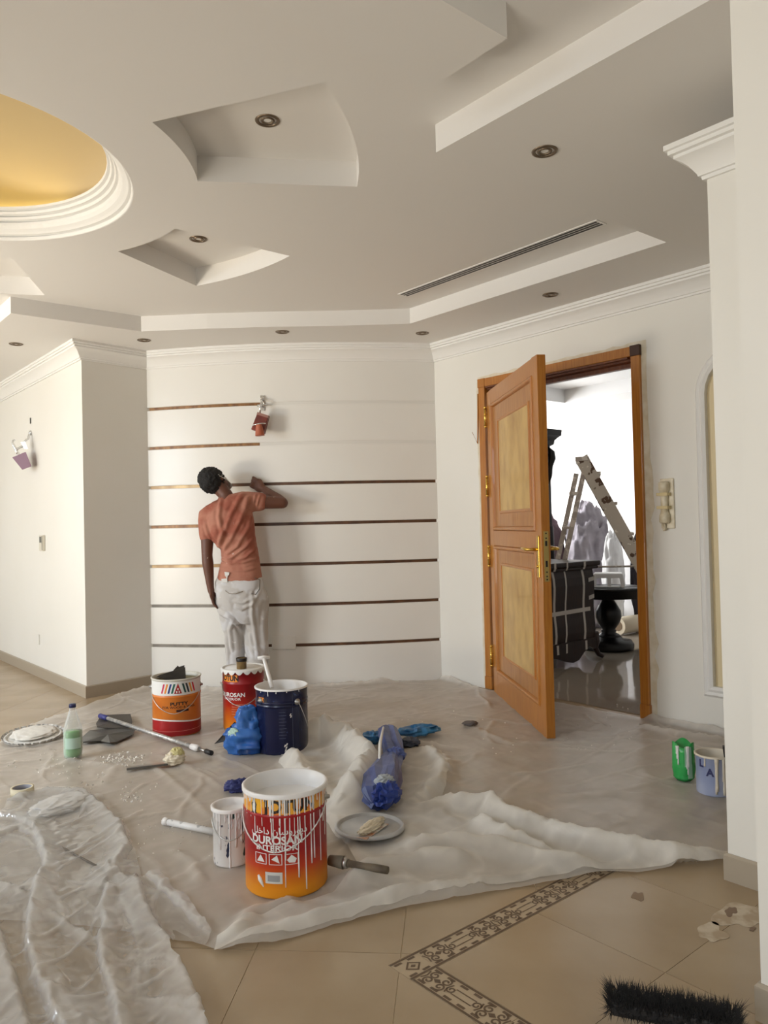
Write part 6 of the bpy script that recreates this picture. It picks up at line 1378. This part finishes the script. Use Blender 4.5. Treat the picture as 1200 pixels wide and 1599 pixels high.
# ================================================================== the room beyond the door
TAPE = mat('grey_packing_tape', srgb(168, 160, 150), 0.45); DARKW = mat('dark_carved_wood', srgb(40, 22, 16), 0.38, col2=srgb(24, 14, 10), scale=9, stretch=(8, 8, 1), spec=0.25); BLKW = mat('black_lacquer_wood', srgb(12, 10, 10), 0.32, spec=0.3)
# ---- carved commode bound with tape: visible side faces the camera's right
cbx = 5.94; cby = 4.14; ZT = row_z((cbx, cby), 876)
cm_ = empty('carved_commode', (cbx, cby, SHEETZ)); tag(cm_, 'dark carved commode bound with strips of grey tape, beyond the door', 'commode')
Lc, Dc = 1.15, 0.52
def bombe(z):                                   # outward swell of the body with height
    t = (z-0.12)/(ZT-0.16); return 0.028*math.sin(PI*min(max(t, 0), 1))+0.012*math.sin(3*PI*t)
rows = [0.13+(ZT-0.20)*i/10 for i in range(11)]
rings = []
for z in rows:
    o_ = bombe(z); rings.append([(-Lc, -o_, z), (-0.04, -o_, z), (o_, 0.03, z), (o_, Dc, z), (-Lc, Dc, z)])
MB().loft(rings, smooth=False).build('body', DARKW, cm_)
MB().loft([[(-Lc-0.02, -0.045, z), (0.045, -0.045, z), (0.045, Dc+0.02, z), (-Lc-0.02, Dc+0.02, z)] for z in (ZT-0.045, ZT-0.02, ZT)], smooth=False).build('top', DARKW, cm_, bevel=0.012)
MB().loft([[(-Lc, -0.03, z), (0.03, -0.03, z), (0.03, Dc, z), (-Lc, Dc, z)] for z in (ZT-0.075, ZT-0.045)], smooth=False).build('cornice', DARKW, cm_, bevel=0.01)
# scalloped apron and curled feet
ap = [(-Lc, 0.16), (-Lc*0.9, 0.10), (-0.62, 0.08), (-0.46, 0.03), (-0.38, 0.015), (-0.30, 0.03), (-0.22, 0.09), (-0.14, 0.13), (-0.05, 0.10), (0.0, 0.15), (0.0, 0.20), (-Lc, 0.20)]
n = len(ap); MB().add([(x, -0.032, z) for x, z in ap]+[(x, 0.0, z) for x, z in ap], [tuple(range(n)), tuple(reversed(range(n, 2*n)))]+[(i, (i+1) % n, (i+1) % n+n, i+n) for i in range(n)]).build('apron', DARKW, cm_)
for x, y in ((-0.02, 0.0), (-0.02, Dc-0.04), (-Lc+0.03, 0.0), (-Lc+0.03, Dc-0.04)):
    sx = 1 if x > -0.5 else -1
    MB().tube([(x, y, 0.24), (x+0.01*sx, y-0.005, 0.16), (x-0.005*sx, y-0.01, 0.10), (x+0.025*sx, y-0.02, 0.045), (x+0.06*sx, y-0.035, 0.022), (x+0.075*sx, y-0.04, 0.030)], [0.040, 0.038, 0.026, 0.022, 0.020, 0.012], 10).build('foot', DARKW, cm_)
for xs_ in (-0.80, -0.62, -0.45, -0.20):
    pts = [(xs_-0.014, -0.050, ZT+0.0015), (xs_+0.014, -0.050, ZT+0.0015)]
    prof = [(Dc*0.6, ZT+0.002), (-0.047, ZT+0.002), (-0.047, ZT-0.045), (-0.034, ZT-0.07)]+[(-bombe(z)-0.003, z) for z in reversed(rows)]+[(-0.036, 0.19), (-0.036, 0.11)]
    w_ = 0.014+0.004*math.sin(xs_*30); sk_ = 0.03*math.sin(xs_*17)
    L_ = [(xs_-w_+sk_*(i/len(prof))**2, y, z) for i, (y, z) in enumerate(prof)]; R_ = [(xs_+w_+sk_*(i/len(prof))**2, y, z) for i, (y, z) in enumerate(prof)]; m_n = len(prof)
    MB().add(L_+R_, [(i, i+1, m_n+i+1, m_n+i) for i in range(m_n-1)]).build('tape_strip', TAPE, cm_)
for z, x0, x1 in ((0.45, -1.0, -0.10), (ZT-0.17, -0.13, 0.03), (0.32, -1.0, -0.72), (0.56, -0.12, 0.03)):
    o_ = bombe(z); MB().add([(x0, -o_-0.0045, z-0.018), (min(x1, -0.04), -o_-0.0045, z-0.018+0.012), (min(x1, -0.04), -o_-0.0045, z+0.030), (x0, -o_-0.0045, z+0.018)]+([(o_+0.004, 0.028, z-0.006), (o_+0.004, 0.028, z+0.030)] if x1 > -0.04 else []), [(0, 1, 2, 3)]+([(1, 4, 5, 2)] if x1 > -0.04 else [])).build('tape_strip', TAPE, cm_)
# ---- tall black cabinet whose edge shows past the door leaf
px_ = 6.55; e0 = atx(861, 760, px_); ztop = atx(874, 671, px_).z
tc_ = empty('tall_cabinet', (px_, e0.y, SHEETZ)); tag(tc_, 'tall black cabinet with a stepped cornice, mostly hidden behind the door leaf', 'cabinet')
MB().box(-0.45, 0.0, 0.0, 0.9, 0.0, ztop-0.06).build('body', BLKW, tc_)
MB().loft([[(-0.45-w, -w, z), (w, -w, z), (w, 0.9, z), (-0.45-w, 0.9, z)] for w, z in ((0.0, ztop-0.17), (0.03, ztop-0.15), (0.035, ztop-0.11), (0.06, ztop-0.08), (0.085, ztop-0.06), (0.09, ztop-0.01), (0.09, ztop))], smooth=False).build('cornice', BLKW, tc_)
MB().tube([(-0.03, 0.005, ztop-0.19), (-0.02, -0.035, ztop-0.24), (-0.02, -0.040, ztop-0.30), (-0.03, -0.020, ztop-0.38), (-0.03, -0.015, ztop-0.48), (-0.03, 0.01, ztop-0.56)], [0.02, 0.035, 0.038, 0.028, 0.022, 0.015], 10).build('carved_bracket', BLKW, tc_)
MB().lathe([(0.05, 0.0), (0.05, 0.04), (0.03, 0.06), (0.045, 0.12), (0.03, 0.20), (0.028, 0.6), (0.034, 0.9), (0.026, 1.2)], 16, (-0.03, -0.005, 0.0)).build('corner_column', BLKW, tc_)
# ---- step ladder
DL = 7.05; lad = empty('step_ladder', (0, 0, 0)); pT = atd(912, 714, DL); base = Vector((pT.x, pT.y, SHEETZ)); lad.matrix_world = Matrix.Translation(base) @ MM @ Matrix.Rotation(-0.262, 4, 'Z'); tag(lad, 'paint-spattered aluminium step ladder standing open beyond the door', 'ladder')
hT = pT.z-SHEETZ; ALU = splatter('dirty_aluminium', srgb(186, 178, 164), srgb(84, 62, 46), 10, 0.57, 0.5, second=srgb(226, 220, 208), sscale=26, sthr=0.66, metal=0.25); ALU2 = splatter('grey_aluminium', srgb(170, 162, 152), srgb(206, 200, 190), 16, 0.55, 0.5, metal=0.3)
sx_ = 92/FPX*DL/((905-712)/FPX*DL); xf = sx_*hT*1.02                 # horizontal run of the front rails
def rail(mb, p0, p1, w, t):
    d = (Vector(p1)-Vector(p0)).normalized(); sd_ = Vector((0, 1, 0)); nn_ = d.cross(sd_).normalized()
    c4_ = [(a_*w/2, b__*t/2) for a_, b__ in ((-1, -1), (1, -1), (1, 1), (-1, 1))]
    mb.loft([[Vector(p)+nn_*a_+sd_*b__ for a_, b__ in c4_] for p in (p0, p1)], smooth=False); return mb
for y in (0.0, 0.42): rail(MB(), (-0.02, y, hT), (xf, y*1.1-0.02*(y == 0), 0.0), 0.115, 0.028).build('front_rail', ALU, lad)
for k in range(6):
    z = 0.28*(k+1); x = xf*(1-z/hT); MB().box(x-0.035, x+0.075, 0.0, 0.43, z-0.012, z+0.012).build('tread', ALU2, lad)
MB().box(-0.075, 0.045, -0.02, 0.44, hT-0.035, hT+0.005).build('top_platform', ALU2, lad, bevel=0.004)
xr = -30/FPX*DL; hr_ = (860-735)/FPX*DL; slope_ = xr/hr_; zt2 = hT-(735-714)/FPX*DL
for y, o_ in ((0.06, 0.030), (0.40, -0.045)): rail(MB(), (-0.03+o_, y, zt2), (-0.03+o_+slope_*zt2, y, 0.0), 0.045, 0.022).build('rear_rail', ALU2, lad)
for k in range(4):
    z = zt2-0.20-0.32*k; x = -0.037+slope_*(zt2-z); MB().box(x-0.055, x+0.055, 0.06, 0.40, z-0.012, z+0.012).build('rear_rung', ALU2, lad)
zq = 0.82; MB().tube([(-0.03+slope_*(zt2-zq), 0.05, zq), (xf*(1-zq/hT), 0.0, zq+0.01)], 0.008, 8).build('spreader_bar', ALU2, lad)
# ---- round pedestal table with a white stool on it
c, r = place(952, 1019, 74, SHEETZ); tb = empty('pedestal_table', c); ztab = row_z(c, 916)-SHEETZ; dT = (c-Vector((0, 0, CAMH))).dot(Vector(FWD)); rt = 54/FPX*dT; tag(tb, 'round black pedestal table beyond the door', 'table')
MB().lathe([(0, 0), (r, 0), (r*1.02, 0.02), (r*1.02, 0.055), (r*0.97, 0.065), (r*0.93, 0.085), (r*0.60, 0.09), (r*0.52, 0.12), (0, 0.125)], 40, cap=False).build('base', BLKW, tb)
MB().lathe([(0.12, 0.115), (0.10, 0.14), (0.065, 0.16), (0.075, 0.175), (0.06, 0.19), (0.105, 0.25), (0.125, 0.31), (0.12, 0.37), (0.085, 0.43), (0.055, 0.48), (0.062, 0.52), (0.075, 0.54), (0.07, ztab-0.09)], 28).build('column', BLKW, tb)
MB().lathe([(0, ztab-0.10), (rt*0.93, ztab-0.10), (rt*0.93, ztab-0.03), (rt, ztab-0.025), (rt, ztab-0.005), (rt*0.985, ztab), (0, ztab)], 48, cap=False).build('top', BLKW, tb)
st = empty('step_stool', (c.x, c.y, SHEETZ+ztab)); k2_ = Vector((c.x, c.y, 0)).normalized(); st.rotation_euler = (0, 0, math.atan2(k2_.y, k2_.x)-PI/2); tag(st, 'white plastic step stool standing on the round black table', 'stool')
WPL = mat('white_plastic', (0.80, 0.80, 0.80, 1), 0.35); hs_ = 0.135
MB().box(-0.12, 0.14, -0.10, 0.10, hs_-0.02, hs_).build('seat', WPL, st, bevel=0.006)
for sx in (-1, 1):
    xl = -0.125 if sx < 0 else 0.145
    for sy in (-1, 1): MB().loft([[(xl-0.018, sy*0.10-0.018, 0.0), (xl+0.018, sy*0.10-0.018, 0.0), (xl+0.018, sy*0.10+0.018, 0.0), (xl-0.018, sy*0.10+0.018, 0.0)], [(xl*0.88-0.018, sy*0.085-0.018, hs_-0.01), (xl*0.88+0.018, sy*0.085-0.018, hs_-0.01), (xl*0.88+0.018, sy*0.085+0.018, hs_-0.01), (xl*0.88-0.018, sy*0.085+0.018, hs_-0.01)]], smooth=False).build('leg', WPL, st)
    MB().box(xl*0.9-0.012, xl*0.9+0.012, -0.09, 0.09, 0.075, hs_-0.01).build('side_skirt', WPL, st)
MB().box(-0.10, 0.12, -0.112, -0.092, 0.09, hs_-0.01).build('front_skirt', WPL, st); MB().box(0.0, 0.035, -0.110, -0.09, 0.0, 0.10).build('middle_leg', WPL, st)
MB().box(-0.15, 0.11, -0.13, -0.02, 0.0, 0.012).build('foot_bar', WPL, st, bevel=0.005)
# ---- shrouded furniture heap, bags, boxes
def far(u, v, d, z=None): p = atd(u, v, d); return Vector((p.x, p.y, SHEETZ if z is None else z))
GREYC = mat('lilac_grey_dust_cloth', srgb(188, 182, 190), 0.8, col2=srgb(150, 144, 152), scale=5); WBAG = film('white_bag_film', (0.86, 0.86, 0.86, 1), 0.75, 0.2, 0.3, 0.08)
D8 = 9.15; zt_ = atd(922, 803, D8).z
o = crumple('shrouded_furniture', far(921, 900, D8), (0.30, 0.27, zt_/1.75), GREYC, 41, 0.26, 3.2, math.atan2(_r.y, _r.x), 72, 60, octv=3); tag(o, 'tall heap shrouded in lilac-grey dust cloths behind the ladder', 'covered furniture')
o = crumple('plastic_bag', far(958, 890, 8.72), (0.12, 0.12, atd(958, 838, 8.72).z/1.78), WBAG, 43, 0.22, 3.0, 0.3, 48, 40); tag(o, 'translucent white plastic bag standing full behind the ladder rail', 'plastic bag')
o = crumple('covered_armchair', far(1006, 890, 8.95), (0.15, 0.15, atd(1003, 835, 8.95).z/1.75), mat('charcoal_fabric', srgb(54, 48, 54), 0.85), 45, 0.16, 2.2, 0.3); tag(o, 'dark charcoal covered armchair at the right jamb', 'covered furniture')
o = crumple('covered_chair', far(857, 850, 9.3), (0.15, 0.2, atd(868, 812, 9.3).z/1.75), mat('mauve_fabric', srgb(104, 84, 90), 0.85), 47, 0.18, 2.2, 0.3); tag(o, 'mauve covered chair between the tall cabinet and the ladder', 'covered furniture')
c, r = place(933, 972, 22, SHEETZ); pc_ = empty('paint_bucket', c); tag(pc_, 'blue and white paint bucket on the floor behind the black table column', 'bucket'); H = row_z(c, 940)-SHEETZ
shell(r, H, (0.8,), n=32).build('body', mat('blue_white_label', srgb(60, 76, 120), 0.4, col2=srgb(196, 200, 206), scale=6, lo=0.45, hi=0.5), pc_); band(MB(), r, lambda t: H*0.8, lambda t: H*0.98, 0.001, 32).build('white_band', PWHITE, pc_); MB().lathe([(0, H*0.9), (r*0.97, H*0.9)], 24, cap=False).build('paint', WPAINT, pc_)
c, r = place(969, 965, 24, SHEETZ); pc_ = empty('paint_bucket', c); tag(pc_, 'red paint bucket on the floor right of the black table column', 'bucket'); H = row_z(c, 938)-SHEETZ
shell(r, H, (0.8,), n=32).build('body', PRED, pc_); MB().lathe([(0, H), (r*0.97, H), (r*1.03, H+0.004), (r*1.03, H-0.01)], 24, cap=False).build('lid', PWHITE, pc_)
pa, pb_ = far(966, 985, 8.38, 0.105), far(1004, 972, 8.62, 0.105); cr_ = empty('rolled_carpet', pa); dv_ = pb_-pa; tag(cr_, 'beige rolled carpet lying on the floor of the far room', 'carpet')
MB().tube([Vector((0, 0, 0)), dv_], 0.095, 24).build('roll', mat('beige_carpet', srgb(212, 200, 176), 0.9), cr_); e_ = dv_.normalized(); MB().tube([e_*-0.002, e_*0.004], 0.055, 20).build('core_end', mat('carpet_core', srgb(120, 100, 76), 0.9), cr_)
# ceiling spot of the far room
o = copy_tree(sp0); o.location = atz(892, 627, 2.86); tag(o, 'ceiling spotlight of the far room, seen through the doorway', 'ceiling light', 'recessed ceiling spotlights')
